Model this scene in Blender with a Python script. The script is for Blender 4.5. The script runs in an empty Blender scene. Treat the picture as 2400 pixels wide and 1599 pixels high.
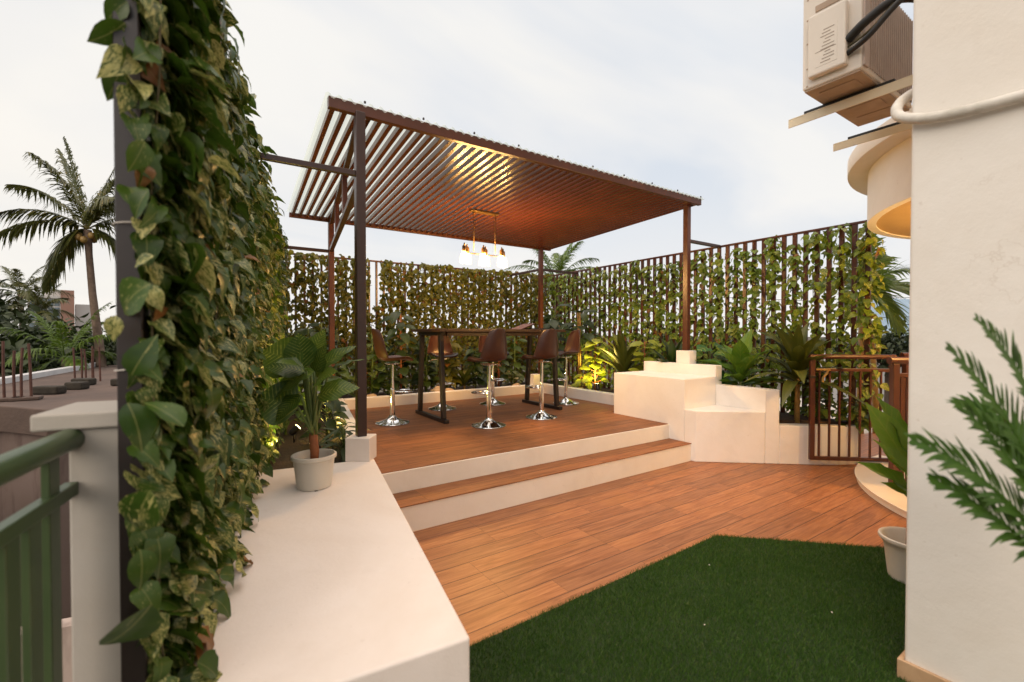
import bpy, bmesh, math, random
import numpy as np
from mathutils import Vector, Matrix
random.seed(7); rng = np.random.default_rng(11)
R = math.radians
SC = bpy.context.scene
COL = SC.collection
# ------------------------------------------------------------------ helpers
def tag(o, label=None, cat=None, group=None, kind=None):
    if label: o['label'] = label
    if cat: o['category'] = cat
    if group: o['group'] = group
    if kind: o['kind'] = kind
    return o

def thing(name, label, cat, loc=(0, 0, 0), rz=0.0, group=None):
    o = bpy.data.objects.new(name, None); COL.objects.link(o)
    o.empty_display_size = 0.1
    o.location = loc; o.rotation_euler = (0, 0, rz)
    return tag(o, label, cat, group)

class MB:
    """collects shapes, then links them as ONE mesh object"""
    def __init__(s):
        s.v = []; s.f = []; s.m = []; s.at = None
    def add(s, verts, faces, mi=0):
        b = len(s.v)
        s.v += [tuple(p) for p in verts]
        s.f += [tuple(b + i for i in f) for f in faces]
        s.m += [mi] * len(faces)
        return s
    def box(s, c, d, rz=0.0, mi=0, M=None):
        hx, hy, hz = d[0] / 2, d[1] / 2, d[2] / 2
        P = [(-hx, -hy, -hz), (hx, -hy, -hz), (hx, hy, -hz), (-hx, hy, -hz),
             (-hx, -hy, hz), (hx, -hy, hz), (hx, hy, hz), (-hx, hy, hz)]
        mat = (M if M is not None else Matrix.Rotation(rz, 3, 'Z'))
        P = [Vector(c) + mat @ Vector(p) for p in P]
        return s.add(P, [(0, 3, 2, 1), (4, 5, 6, 7), (0, 1, 5, 4), (1, 2, 6, 5), (2, 3, 7, 6), (3, 0, 4, 7)], mi)
    def bx(s, x0, x1, y0, y1, z0, z1, mi=0):
        return s.box(((x0 + x1) / 2, (y0 + y1) / 2, (z0 + z1) / 2), (x1 - x0, y1 - y0, z1 - z0), 0, mi)
    def bar(s, a, b, w, h, mi=0, up=(0, 0, 1)):
        a = Vector(a); b = Vector(b); d = (b - a); L = d.length; d.normalize()
        upv = Vector(up)
        if abs(d.dot(upv)) > .98: upv = Vector((1, 0, 0))
        x = d.cross(upv).normalized(); z = x.cross(d).normalized()
        M = Matrix((x, d, z)).transposed()
        return s.box((a + b) / 2, (w, L, h), 0, mi, M)
    def prism(s, poly, z0, z1, mi=0):
        n = len(poly)
        P = [(p[0], p[1], z0) for p in poly] + [(p[0], p[1], z1) for p in poly]
        F = [tuple(range(n - 1, -1, -1)), tuple(range(n, 2 * n))]
        F += [(i, (i + 1) % n, n + (i + 1) % n, n + i) for i in range(n)]
        return s.add(P, F, mi)
    def tube(s, path, r, n=8, mi=0, caps=True):
        path = [Vector(p) for p in path]; k = len(path)
        rr = r if isinstance(r, (list, tuple)) else [r] * k
        V = []; F = []; prev = None
        for i, p in enumerate(path):
            d = (path[min(i + 1, k - 1)] - path[max(i - 1, 0)]).normalized()
            if prev is None:
                ref = Vector((0, 0, 1)) if abs(d.z) < .9 else Vector((1, 0, 0))
                x = d.cross(ref).normalized()
            else:
                x = (prev - d * prev.dot(d)).normalized()
            prev = x; y = d.cross(x)
            for j in range(n):
                a = 2 * math.pi * j / n
                V.append(p + (x * math.cos(a) + y * math.sin(a)) * rr[i])
        for i in range(k - 1):
            for j in range(n):
                F.append((i * n + j, i * n + (j + 1) % n, (i + 1) * n + (j + 1) % n, (i + 1) * n + j))
        if caps:
            F.append(tuple(range(n - 1, -1, -1))); F.append(tuple((k - 1) * n + j for j in range(n)))
        return s.add(V, F, mi)
    def lathe(s, prof, n=24, c=(0, 0, 0), mi=0):
        V = []; F = []; k = len(prof)
        for (r, z) in prof:
            for j in range(n):
                a = 2 * math.pi * j / n
                V.append((c[0] + r * math.cos(a), c[1] + r * math.sin(a), c[2] + z))
        for i in range(k - 1):
            for j in range(n):
                F.append((i * n + j, i * n + (j + 1) % n, (i + 1) * n + (j + 1) % n, (i + 1) * n + j))
        if prof[0][0] > 1e-4: F.append(tuple(range(n - 1, -1, -1)))
        if prof[-1][0] > 1e-4: F.append(tuple((k - 1) * n + j for j in range(n)))
        return s.add(V, F, mi)
    def grid(s, G, mi=0):
        """G: list of rows of points"""
        n = len(G[0]); V = [p for r in G for p in r]; F = []
        for i in range(len(G) - 1):
            for j in range(n - 1):
                F.append((i * n + j, i * n + j + 1, (i + 1) * n + j + 1, (i + 1) * n + j))
        return s.add(V, F, mi)
    def build(s, name, mat, parent=None, smooth=False, bevel=0.0, seg=2, auto=None):
        me = bpy.data.meshes.new(name)
        V = s.v
        if parent is not None:
            off = Vector(parent.location)
            p = parent.parent
            while p is not None: off = off + Vector(p.location); p = p.parent
            V = [(a - off.x, b - off.y, c - off.z) for a, b, c in V]
        me.from_pydata(V, [], s.f)
        mats = mat if isinstance(mat, (list, tuple)) else [mat]
        for m_ in mats: me.materials.append(m_)
        me.polygons.foreach_set('material_index', s.m)
        bm = bmesh.new(); bm.from_mesh(me)
        bmesh.ops.recalc_face_normals(bm, faces=bm.faces)
        if bevel > 0:
            ed = [e for e in bm.edges if len(e.link_faces) == 2 and e.calc_face_angle(0) > R(25)]
            bmesh.ops.bevel(bm, geom=ed, offset=bevel, segments=seg, affect='EDGES', profile=.5, clamp_overlap=True)
        bm.to_mesh(me); bm.free()
        if smooth:
            me.polygons.foreach_set('use_smooth', [True] * len(me.polygons))
            if auto:
                try: me.set_sharp_from_angle(angle=R(auto))
                except Exception: pass
        o = bpy.data.objects.new(name, me); COL.objects.link(o)
        if parent is not None: o.parent = parent
        return o

def np_mesh(name, V, F4, mat, parent=None, rnd=None, luv=None, smooth=True, loc=None):
    """V (n,3), F4 (m,4) quads, numpy; rnd/luv per vertex"""
    me = bpy.data.meshes.new(name)
    V = np.asarray(V, dtype=np.float64)
    if parent is not None:
        off = np.array(parent.location); V = V - off
    n = len(V); m = len(F4); k = F4.shape[1]
    me.vertices.add(n); me.vertices.foreach_set('co', V.astype(np.float32).ravel())
    me.loops.add(m * k); me.loops.foreach_set('vertex_index', F4.astype(np.int32).ravel())
    me.polygons.add(m)
    me.polygons.foreach_set('loop_start', np.arange(0, m * k, k, dtype=np.int32))
    me.polygons.foreach_set('loop_total', np.full(m, k, dtype=np.int32))
    if smooth: me.polygons.foreach_set('use_smooth', np.ones(m, dtype=bool))
    if rnd is not None:
        a = me.attributes.new('rnd', 'FLOAT', 'POINT'); a.data.foreach_set('value', rnd.astype(np.float32))
    if luv is not None:
        a = me.attributes.new('luv', 'FLOAT_VECTOR', 'POINT'); a.data.foreach_set('vector', luv.astype(np.float32).ravel())
    me.materials.append(mat)
    me.update(calc_edges=True); me.validate()
    o = bpy.data.objects.new(name, me); COL.objects.link(o)
    if parent is not None: o.parent = parent
    return o

def unit(a):
    a = np.asarray(a, float)
    return a / np.maximum(np.linalg.norm(a, axis=-1, keepdims=True), 1e-9)

# leaf template: rows along the midrib, columns across; returned as (verts tx,ty,tz) + quads
def leaf_template(rows, cols=3, fold=.25, droop=.35, wave=0.0):
    T = []; U = []
    nr = len(rows)
    for i, (t, w) in enumerate(rows):
        for j in range(cols):
            u = -1 + 2 * j / (cols - 1)
            z = fold * w * abs(u) - droop * t * t + wave * w * math.sin(t * 17 + u * 2) * abs(u)
            T.append((u * w, t * (1 - .12 * droop * t), z)); U.append((u * w, t, abs(u)))
    F = []
    for i in range(nr - 1):
        for j in range(cols - 1):
            F.append((i * cols + j, i * cols + j + 1, (i + 1) * cols + j + 1, (i + 1) * cols + j))
    return np.array(T), np.array(U), np.array(F)
HEART = [(-.12, .16), (-.05, .30), (.06, .385), (.2, .42), (.36, .40), (.52, .335), (.68, .24), (.82, .135), (.93, .05), (1.0, .003)]
OVATE = [(0, .01), (.08, .12), (.22, .24), (.4, .29), (.6, .26), (.8, .15), (.93, .05), (1, .003)]
LANCE = [(0, .02), (.1, .055), (.3, .085), (.55, .085), (.78, .055), (.92, .022), (1, .003)]
TREEL = [(0, .02), (.35, .26), (.7, .2), (1, .01)]

def place_leaves(P, D, N, S, rows, folds=((.25, .3), (.1, .6), (.45, .15)), cols=3, wscale=None, wave=0.0):
    """numpy: instance a bent leaf at every P, tip direction D, face normal N, size S"""
    P = np.asarray(P, float); D = unit(D); N = np.asarray(N, float)
    X = unit(np.cross(D, N)); N = unit(np.cross(X, D))
    n = len(P); S = np.asarray(S, float); W = np.ones(n) if wscale is None else np.asarray(wscale, float)
    which = rng.integers(0, len(folds), n); rv = rng.random(n)
    VV = []; FF = []; RR = []; UU = []; base = 0
    for k, (fo, dr) in enumerate(folds):
        T, U, F = leaf_template(rows, cols, fo, dr, wave)
        ix = np.where(which == k)[0]
        if len(ix) == 0: continue
        q = (P[ix, None, :] + S[ix, None, None] * (T[None, :, 0, None] * W[ix, None, None] * X[ix, None, :]
             + T[None, :, 1, None] * D[ix, None, :] + T[None, :, 2, None] * N[ix, None, :]))
        nt = len(T)
        VV.append(q.reshape(-1, 3)); RR.append(np.repeat(rv[ix], nt)); UU.append(np.tile(U, (len(ix), 1)))
        FF.append((F[None] + (base + nt * np.arange(len(ix)))[:, None, None]).reshape(-1, 4)); base += nt * len(ix)
    return np.concatenate(VV), np.concatenate(FF), np.concatenate(RR), np.concatenate(UU)

def leaf_obj(name, mat, parent, P, D, N, S, rows=HEART, **kw):
    V, F, r_, u_ = place_leaves(P, D, N, S, rows, **kw)
    return np_mesh(name, V, F, mat, parent, r_, u_)

# ------------------------------------------------------------------ materials
def new_mat(name):
    m = bpy.data.materials.new(name); m.use_nodes = True
    nt = m.node_tree; nt.nodes.clear()
    out = nt.nodes.new('ShaderNodeOutputMaterial')
    return m, nt, out
def nd(nt, t, **kw):
    n = nt.nodes.new(t)
    for k, v in kw.items(): setattr(n, k, v)
    return n
def mth(nt, op, a, b=None, clamp=False):
    n = nt.nodes.new('ShaderNodeMath'); n.operation = op; n.use_clamp = clamp
    for i, x in enumerate((a, b)):
        if x is None: continue
        if hasattr(x, 'is_linked') or hasattr(x, 'links'): nt.links.new(x, n.inputs[i])
        else: n.inputs[i].default_value = x
    return n.outputs[0]
def mixc(nt, fac, a, b):
    n = nt.nodes.new('ShaderNodeMix'); n.data_type = 'RGBA'
    for s_, x in ((0, fac), (6, a), (7, b)):
        if hasattr(x, 'links'): nt.links.new(x, n.inputs[s_])
        else: n.inputs[s_].default_value = (x if s_ == 0 else (*x, 1) if len(x) == 3 else x)
    return n.outputs[2]
def noise(nt, vec, scale, detail=3, rough=.5, dist=0.0):
    n = nt.nodes.new('ShaderNodeTexNoise'); n.inputs['Scale'].default_value = scale
    n.inputs['Detail'].default_value = detail; n.inputs['Roughness'].default_value = rough
    n.inputs['Distortion'].default_value = dist
    if vec is not None: nt.links.new(vec, n.inputs['Vector'])
    return n.outputs['Fac']
def ramp(nt, fac, stops):
    n = nt.nodes.new('ShaderNodeValToRGB'); e = n.color_ramp.elements
    while len(e) < len(stops): e.new(.5)
    for i, (p, c) in enumerate(stops):
        e[i].position = p; e[i].color = (*c, 1) if len(c) == 3 else c
    nt.links.new(fac, n.inputs[0]); return n.outputs[0]
def posn(nt): return nt.nodes.new('ShaderNodeNewGeometry').outputs['Position']
def objc(nt): return nt.nodes.new('ShaderNodeTexCoord').outputs['Object']
def scalev(nt, vec, s):
    n = nt.nodes.new('ShaderNodeVectorMath'); n.operation = 'MULTIPLY'
    nt.links.new(vec, n.inputs[0]); n.inputs[1].default_value = s; return n.outputs[0]
def principled(nt, out, col, rough=.5, metal=0.0, bump=None, bstr=.2, bdist=.01, spec=None):
    b = nt.nodes.new('ShaderNodeBsdfPrincipled')
    if hasattr(col, 'links'): nt.links.new(col, b.inputs['Base Color'])
    else: b.inputs['Base Color'].default_value = (*col, 1)
    if hasattr(rough, 'links'): nt.links.new(rough, b.inputs['Roughness'])
    else: b.inputs['Roughness'].default_value = rough
    b.inputs['Metallic'].default_value = metal
    if spec is not None: b.inputs['Specular IOR Level'].default_value = spec
    if bump is not None:
        n = nt.nodes.new('ShaderNodeBump'); n.inputs['Strength'].default_value = bstr; n.inputs['Distance'].default_value = bdist
        nt.links.new(bump, n.inputs['Height']); nt.links.new(n.outputs[0], b.inputs['Normal'])
    nt.links.new(b.outputs[0], out.inputs['Surface']); return b

def mottled(name, c1, c2, scale=3, rough=.6, metal=0.0, fine=80, bstr=.15, bdist=.004, spec=None, rvar=.0):
    m, nt, out = new_mat(name); p = posn(nt)
    f = ramp(nt, noise(nt, p, scale, 5, .6, .4), [(.3, c1), (.7, c2)])
    rr = rough
    if rvar: rr = mth(nt, 'MULTIPLY_ADD', noise(nt, p, scale * 4, 3), rvar); nt.nodes[-1].inputs[2].default_value = rough - rvar / 2
    principled(nt, out, f, rr, metal, noise(nt, p, fine, 4, .6), bstr, bdist, spec); return m

def plaster(name, c, dirt=(.45, .36, .28), amt=.25):
    m, nt, out = new_mat(name); p = posn(nt)
    big = noise(nt, p, 1.3, 5, .62, .6); st = noise(nt, scalev(nt, p, (3.1, 3.7, 1.0)), 1.0, 4, .6)
    sp = noise(nt, p, 34, 2, .5)
    c0 = mixc(nt, ramp(nt, big, [(.35, (0, 0, 0)), (.75, (1, 1, 1))]), c, tuple(x * k for x, k in zip(c, (.90, .87, .83))))
    f2 = mth(nt, 'MULTIPLY', mth(nt, 'SUBTRACT', st, .56, True), amt * 3.0, True)
    c1 = mixc(nt, f2, c0, dirt)
    f3 = mth(nt, 'MULTIPLY', mth(nt, 'SUBTRACT', sp, .70, True), 2.4, True)
    c2 = mixc(nt, f3, c1, dirt)
    dv = nt.nodes.new('ShaderNodeVectorMath'); dv.operation = 'ADD'
    nn_ = nt.nodes.new('ShaderNodeTexNoise'); nn_.inputs['Scale'].default_value = 2.2; nn_.inputs['Detail'].default_value = 6; nt.links.new(p, nn_.inputs['Vector'])
    nt.links.new(p, dv.inputs[0]); nt.links.new(nn_.outputs['Color'], dv.inputs[1])
    vo = nt.nodes.new('ShaderNodeTexVoronoi'); vo.feature = 'DISTANCE_TO_EDGE'; vo.inputs['Scale'].default_value = .85; nt.links.new(dv.outputs[0], vo.inputs['Vector'])
    fc_ = mth(nt, 'MULTIPLY', mth(nt, 'SUBTRACT', .0030, vo.outputs['Distance']), 330.0, True)          # hairline cracks, here and there
    fc_ = mth(nt, 'MULTIPLY', fc_, mth(nt, 'MULTIPLY', mth(nt, 'SUBTRACT', noise(nt, p, 1.7, 2), .53, True), 4.0, True))
    c2 = mixc(nt, mth(nt, 'MULTIPLY', fc_, .5), c2, dirt)
    h = mth(nt, 'ADD', mth(nt, 'MULTIPLY', noise(nt, p, 9, 4, .6), 1.6), mth(nt, 'MULTIPLY', noise(nt, p, 110, 4, .7), .35))
    principled(nt, out, c2, .72, 0, h, .3, .006, .3); return m

def leafmat(name, dark, mid, light, vari=.35, vein=0.0, veincol=(.5, .48, .12), veinfreq=26, trans=.28, rough=.38, dead=.0):
    m, nt, out = new_mat(name)
    a = nd(nt, 'ShaderNodeAttribute', attribute_name='luv'); r = nd(nt, 'ShaderNodeAttribute', attribute_name='rnd')
    sx = nt.nodes.new('ShaderNodeSeparateXYZ'); nt.links.new(a.outputs['Vector'], sx.inputs[0])
    ax = mth(nt, 'ABSOLUTE', sx.outputs[0]); ty = sx.outputs[1]; rv = r.outputs['Fac']
    cv = nt.nodes.new('ShaderNodeCombineXYZ')
    nt.links.new(sx.outputs[0], cv.inputs[0]); nt.links.new(ty, cv.inputs[1]); nt.links.new(mth(nt, 'MULTIPLY', rv, 57.0), cv.inputs[2])
    base = mixc(nt, rv, dark, mid)
    base = mixc(nt, mth(nt, 'MULTIPLY', noise(nt, cv.outputs[0], 5, 2), .6), base, mid)
    # variegation: streaky patches, stronger on some leaves
    st = scalev(nt, cv.outputs[0], (12, 3.0, 1))
    nz = noise(nt, st, 1.5, 5, .62, 1.1)
    thr = mth(nt, 'SUBTRACT', .72, mth(nt, 'MULTIPLY', mth(nt, 'FRACT', mth(nt, 'MULTIPLY', rv, 13.7)), vari))
    fv = mth(nt, 'MULTIPLY', mth(nt, 'SUBTRACT', nz, thr), 7.5, True)
    col = mixc(nt, mth(nt, 'MULTIPLY', fv, .8), base, light)
    if dead:
        fd = mth(nt, 'GREATER_THAN', mth(nt, 'FRACT', mth(nt, 'MULTIPLY', rv, 29.3)), 1 - dead)
        col = mixc(nt, mth(nt, 'MULTIPLY', fd, .8), col, (.25, .09, .025))
    # midrib
    fm = mth(nt, 'MULTIPLY', mth(nt, 'SUBTRACT', .016, ax), 60.0, True)
    col = mixc(nt, mth(nt, 'MULTIPLY', fm, .32), col, light)
    h = None
    if vein:
        w = mth(nt, 'SINE', mth(nt, 'MULTIPLY', mth(nt, 'SUBTRACT', ty, mth(nt, 'MULTIPLY', ax, 1.1)), veinfreq * 2.2))
        w = mth(nt, 'MULTIPLY', mth(nt, 'SUBTRACT', mth(nt, 'ADD', w, mth(nt, 'MULTIPLY', nz, .9)), 1.18), 3.0, True)
        w = mth(nt, 'MULTIPLY', w, mth(nt, 'SUBTRACT', 1.15, mth(nt, 'MULTIPLY', ax, 3.6), True))
        col = mixc(nt, mth(nt, 'MULTIPLY', w, vein, True), col, veincol)
    b = principled(nt, out, col, rough, 0, noise(nt, st, 6, 3), .12, .004, .45)
    t = nt.nodes.new('ShaderNodeBsdfTranslucent'); nt.links.new(col, t.inputs[0])
    ms = nt.nodes.new('ShaderNodeMixShader'); ms.inputs[0].default_value = trans
    nt.links.new(b.outputs[0], ms.inputs[1]); nt.links.new(t.outputs[0], ms.inputs[2]); nt.links.new(ms.outputs[0], out.inputs['Surface'])
    return m

def deckmat(name, y0, bright=1.0, seed=0.0, rough=.42, spec=.4):
    """wood-look boards 15 x 90 cm running along X, fine dark joints"""
    m, nt, out = new_mat(name); p = posn(nt)
    sx = nt.nodes.new('ShaderNodeSeparateXYZ'); nt.links.new(p, sx.inputs[0])
    v = mth(nt, 'DIVIDE', mth(nt, 'SUBTRACT', sx.outputs[1], y0), .15)
    row = mth(nt, 'FLOOR', v); fy = mth(nt, 'FRACT', v)
    wn = nd(nt, 'ShaderNodeTexWhiteNoise', noise_dimensions='1D'); nt.links.new(mth(nt, 'ADD', row, seed), wn.inputs['W'])
    step = mth(nt, 'MULTIPLY', mth(nt, 'FLOOR', mth(nt, 'MULTIPLY', wn.outputs['Value'], 2.99)), .30)
    u = mth(nt, 'DIVIDE', mth(nt, 'ADD', mth(nt, 'SUBTRACT', sx.outputs[0], 1.66), step), .90)
    colx = mth(nt, 'FLOOR', u); fx = mth(nt, 'FRACT', u)
    cid = nt.nodes.new('ShaderNodeCombineXYZ'); nt.links.new(row, cid.inputs[0]); nt.links.new(colx, cid.inputs[1]); cid.inputs[2].default_value = seed
    w2 = nd(nt, 'ShaderNodeTexWhiteNoise', noise_dimensions='3D'); nt.links.new(cid.outputs[0], w2.inputs['Vector'])
    rv = w2.outputs['Value']
    gv = nt.nodes.new('ShaderNodeCombineXYZ')
    nt.links.new(mth(nt, 'ADD', mth(nt, 'MULTIPLY', sx.outputs[0], 2.2), mth(nt, 'MULTIPLY', rv, 40.0)), gv.inputs[0])
    nt.links.new(mth(nt, 'ADD', mth(nt, 'MULTIPLY', sx.outputs[1], 30.0), mth(nt, 'MULTIPLY', rv, 31.0)), gv.inputs[1])
    nt.links.new(mth(nt, 'MULTIPLY', rv, 17.0), gv.inputs[2])
    g1 = noise(nt, gv.outputs[0], 1.0, 5, .62, 1.4)
    gv2 = scalev(nt, gv.outputs[0], (1.2, 5.5, 1))
    g2 = noise(nt, gv2, 1.2, 4, .6, .3)
    grain = mth(nt, 'ADD', mth(nt, 'MULTIPLY', g1, .65), mth(nt, 'MULTIPLY', g2, .35))
    B = bright
    col = ramp(nt, grain, [(.30, (.15 * B, .052 * B, .018 * B)), (.47, (.30 * B, .118 * B, .047 * B)), (.66, (.46 * B, .205 * B, .088 * B))])
    tint = mixc(nt, rv, (.84, .85, .90), (1.12, 1.08, 1.02))
    mu = nd(nt, 'ShaderNodeMix', data_type='RGBA', blend_type='MULTIPLY'); mu.inputs[0].default_value = 1
    nt.links.new(col, mu.inputs[6]); nt.links.new(tint, mu.inputs[7]); col = mu.outputs[2]
    # knots / warm patches
    pt = noise(nt, p, 2.4, 3, .5, .5)
    col = mixc(nt, mth(nt, 'MULTIPLY', mth(nt, 'SUBTRACT', pt, .55, True), 1.5, True), col, (.44 * B, .19 * B, .05 * B))
    ed = mth(nt, 'MINIMUM', mth(nt, 'MULTIPLY', mth(nt, 'MINIMUM', fy, mth(nt, 'SUBTRACT', 1.0, fy)), .15),
             mth(nt, 'MULTIPLY', mth(nt, 'MINIMUM', fx, mth(nt, 'SUBTRACT', 1.0, fx)), .90 * 3.2))
    ln = mth(nt, 'SUBTRACT', 1.0, mth(nt, 'MULTIPLY', mth(nt, 'SUBTRACT', ed, .0016), 420.0, True))
    col = mixc(nt, mth(nt, 'MULTIPLY', ln, .85), col, (.035, .014, .008))
    h = mth(nt, 'SUBTRACT', mth(nt, 'MULTIPLY', grain, .25), ln)
    rr = mth(nt, 'ADD', mth(nt, 'MULTIPLY', g2, .22), rough - .1)
    principled(nt, out, col, rr, 0, h, .35, .003, spec); return m

def glow(name, c, s):
    m, nt, out = new_mat(name); e = nt.nodes.new('ShaderNodeEmission')
    e.inputs[0].default_value = (*c, 1); e.inputs[1].default_value = s
    nt.links.new(e.outputs[0], out.inputs['Surface']); return m

M_white = plaster('white_plaster', (.87, .835, .80), amt=.10)
M_bench = plaster('bench_plaster', (.82, .755, .71), amt=.22)
M_riser = plaster('riser_plaster', (.86, .81, .73), amt=.2)
M_house = plaster('house_wall_paint', (.79, .755, .705), amt=.3)
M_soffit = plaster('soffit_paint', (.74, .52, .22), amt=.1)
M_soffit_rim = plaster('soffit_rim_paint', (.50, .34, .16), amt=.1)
M_skirt = mottled('skirting_tile', (.42, .26, .14), (.55, .36, .21), 9, .4)
M_brown = mottled('brown_painted_steel', (.034, .015, .011), (.046, .020, .015), 6, .34, 0, 60, .08, .002, .5, .1)
M_redbr = mottled('red_brown_steel', (.072, .022, .012), (.098, .030, .016), 6, .32, 0, 60, .08, .002, .5, .1)
M_dark = mottled('dark_steel', (.014, .009, .008), (.022, .014, .012), 6, .4, 0, 60, .08, .002)
M_batten = mottled('roof_batten_paint', (.075, .019, .007), (.105, .028, .010), 5, .27, 0, 60, .1, .002, .5)
M_chrome = mottled('chrome', (.78, .77, .75), (.82, .81, .79), 4, .07, 1.0, 30, .01, .0005)
M_seat = mottled('stool_seat_leather', (.045, .017, .012), (.062, .024, .016), 14, .36, 0, 320, .1, .0015, .45)
M_table = mottled('table_wood', (.05, .022, .012), (.09, .038, .018), 5, .32, 0, 60, .08, .002)
M_green = mottled('green_rail_paint', (.040, .068, .026), (.055, .085, .033), 5, .34, 0, 70, .1, .002, .5, .1)
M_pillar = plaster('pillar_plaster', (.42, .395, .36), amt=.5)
M_soil = mottled('planter_soil', (.03, .018, .01), (.07, .04, .022), 12, .9, 0, 60, .8, .02)
M_stone = mottled('stone', (.42, .30, .19), (.58, .43, .29), 9, .8, 0, 40, .5, .01)
M_pot = mottled('pot_plastic', (.60, .55, .47), (.64, .59, .51), 5, .38, 0, 90, .05, .001, .45)
M_stem = mottled('green_stem', (.06, .10, .02), (.13, .17, .04), 12, .5)
M_rust = mottled('rusty_stem', (.22, .07, .025), (.34, .12, .045), 18, .7, 0, 50, .4, .005)
M_bark = mottled('palm_bark', (.10, .065, .045), (.19, .13, .095), 8, .85, 0, 22, .7, .03)
M_twig = mottled('vine_stem', (.05, .04, .015), (.10, .08, .03), 20, .7)
M_cane = mottled('cane_stem', (.20, .12, .03), (.34, .21, .06), 14, .5)
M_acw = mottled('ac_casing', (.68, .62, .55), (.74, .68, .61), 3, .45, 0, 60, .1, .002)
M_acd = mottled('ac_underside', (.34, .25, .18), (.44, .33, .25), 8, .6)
M_brkt = mottled('bracket_paint', (.74, .64, .46), (.80, .70, .52), 5, .5)
M_coil = mottled('coil_grille_paint', (.42, .33, .28), (.52, .42, .36), 8, .55)
M_rub = mottled('black_rubber', (.010, .009, .008), (.02, .018, .016), 9, .5)
M_pipe = mottled('wrapped_pipe', (.48, .45, .39), (.70, .66, .60), 9, .6, 0, 40, .5, .006)
M_paper = mottled('label_paper', (.70, .64, .57), (.74, .68, .61), 3, .6)
M_ink = mottled('label_ink', (.33, .27, .22), (.36, .30, .25), 3, .7)
M_wire = mottled('white_wire', (.5, .45, .4), (.6, .55, .5), 3, .5)
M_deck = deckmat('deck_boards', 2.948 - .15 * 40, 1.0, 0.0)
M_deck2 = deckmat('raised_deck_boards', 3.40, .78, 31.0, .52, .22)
M_pale = mottled('travertine_step', (.72, .62, .48), (.82, .72, .58), 2.5, .5)
IVY = leafmat('ivy_leaf', (.015, .042, .004), (.055, .108, .010), (.58, .53, .20), .32, dead=.012)
IVY_R = leafmat('fence_vine_leaf', (.060, .125, .008), (.20, .28, .02), (.66, .62, .2), .28, dead=.02, trans=.34)
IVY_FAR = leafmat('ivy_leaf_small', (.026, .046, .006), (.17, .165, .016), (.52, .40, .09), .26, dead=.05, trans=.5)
L_DIEF = leafmat('dieffenbachia_leaf', (.030, .075, .008), (.075, .135, .014), (.17, .22, .03), .16, .75, (.40, .42, .08), 30)
L_LIME = leafmat('lime_leaf', (.22, .28, .03), (.33, .38, .04), (.42, .44, .06), .2, .45, (.10, .12, .015), 16)
L_DARK = leafmat('dark_dracaena_leaf', (.045, .062, .009), (.10, .115, .018), (.15, .16, .03), .15)
L_BAN = leafmat('banana_leaf', (.055, .15, .015), (.14, .25, .022), (.32, .36, .05), .2, .6, (.20, .26, .04), 20)
L_CAL = leafmat('caladium_leaf', (.03, .12, .035), (.07, .19, .05), (.40, .42, .08), .25, 1.0, (.46, .46, .08), 9)
L_RUB = leafmat('rubber_leaf', (.018, .036, .008), (.04, .07, .014), (.10, .13, .03), .12)
L_MID = leafmat('mid_green_leaf', (.03, .07, .012), (.075, .13, .02), (.28, .28, .07), .25, .4, (.22, .25, .05), 18)
L_PALEV = leafmat('pale_variegated_leaf', (.06, .09, .03), (.11, .14, .05), (.50, .44, .28), .45)
L_PALM = leafmat('palm_frond', (.032, .044, .008), (.095, .105, .020), (.36, .27, .08), .24, trans=.28)
L_PALMG = leafmat('areca_frond', (.055, .105, .010), (.12, .19, .02), (.30, .32, .06), .2, trans=.36)
L_CYC = leafmat('foreground_frond', (.026, .080, .009), (.065, .145, .016), (.14, .22, .04), .15, trans=.25)
L_TREE = leafmat('tree_leaf', (.012, .022, .006), (.032, .048, .012), (.07, .085, .02), .15, trans=.15, rough=.6)
# ------------------------------------------------------------------ setting
KX = .172                                   # the bench and the left fence run a little off the deck's axis
def edgeX(y): return .69 + KX * (y - 1.28)  # inner edge of bench and left curb
def fenX(y): return -.400 + KX * y          # line of the left fence
UD = .37                                    # raised deck

def struct(name, o):
    o.name = name; o['kind'] = 'structure'; return o
M_ground = mottled('earth', (.05, .045, .03), (.09, .075, .05), .6, .95, 0, 5, .6, .05)
g = MB(); g.add([(-900, -900, -3.6), (900, -900, -3.6), (900, 900, -3.6), (-900, 900, -3.6)], [(0, 1, 2, 3)])
struct('ground', g.build('ground', M_ground))
M_slab = plaster('terrace_edge', (.50, .47, .42))
t_ = MB(); t_.prism([(-.62, -6), (11, -6), (11, 7.9), (.9, 7.9), (fenX(1.2) - .12, 1.2)], -.6, -.006)
t_.prism([(-.55, -5.9), (10.9, -5.9), (10.9, 7.8), (.95, 7.8), (fenX(1.2) - .05, 1.2)], -3.6, -.6)
struct('terrace', t_.build('terrace', M_slab))
d = MB(); d.prism([(edgeX(-3) - .2, -3), (9.5, -3), (9.5, 2.2), (5.0, 3.2), (1.0, 3.2)], -.02, 0.0)
struct('deck_floor', d.build('deck_floor', M_deck))
d = MB(); d.prism([(edgeX(3.46) - .1, 3.418), (4.60, 3.418), (4.60, 4.4), (5.06, 4.4), (5.06, 6.57), (edgeX(6.57) - .06, 6.57)], .30, UD)
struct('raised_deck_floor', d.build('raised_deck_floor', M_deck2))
st = MB()
st.prism([(.95, 3.112), (4.60, 3.112), (4.60, 3.40), (.95, 3.40)], .0, .193, 0)
st.prism([(.95, 3.104), (4.60, 3.104), (4.60, 3.40), (.95, 3.40)], .193, .200, 1)
st.prism([(.95, 3.40), (4.60, 3.40), (4.60, 3.7), (.95, 3.7)], .0, .363, 0)
struct('deck_steps', st.build('deck_steps', [M_riser, M_deck2]))

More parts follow.
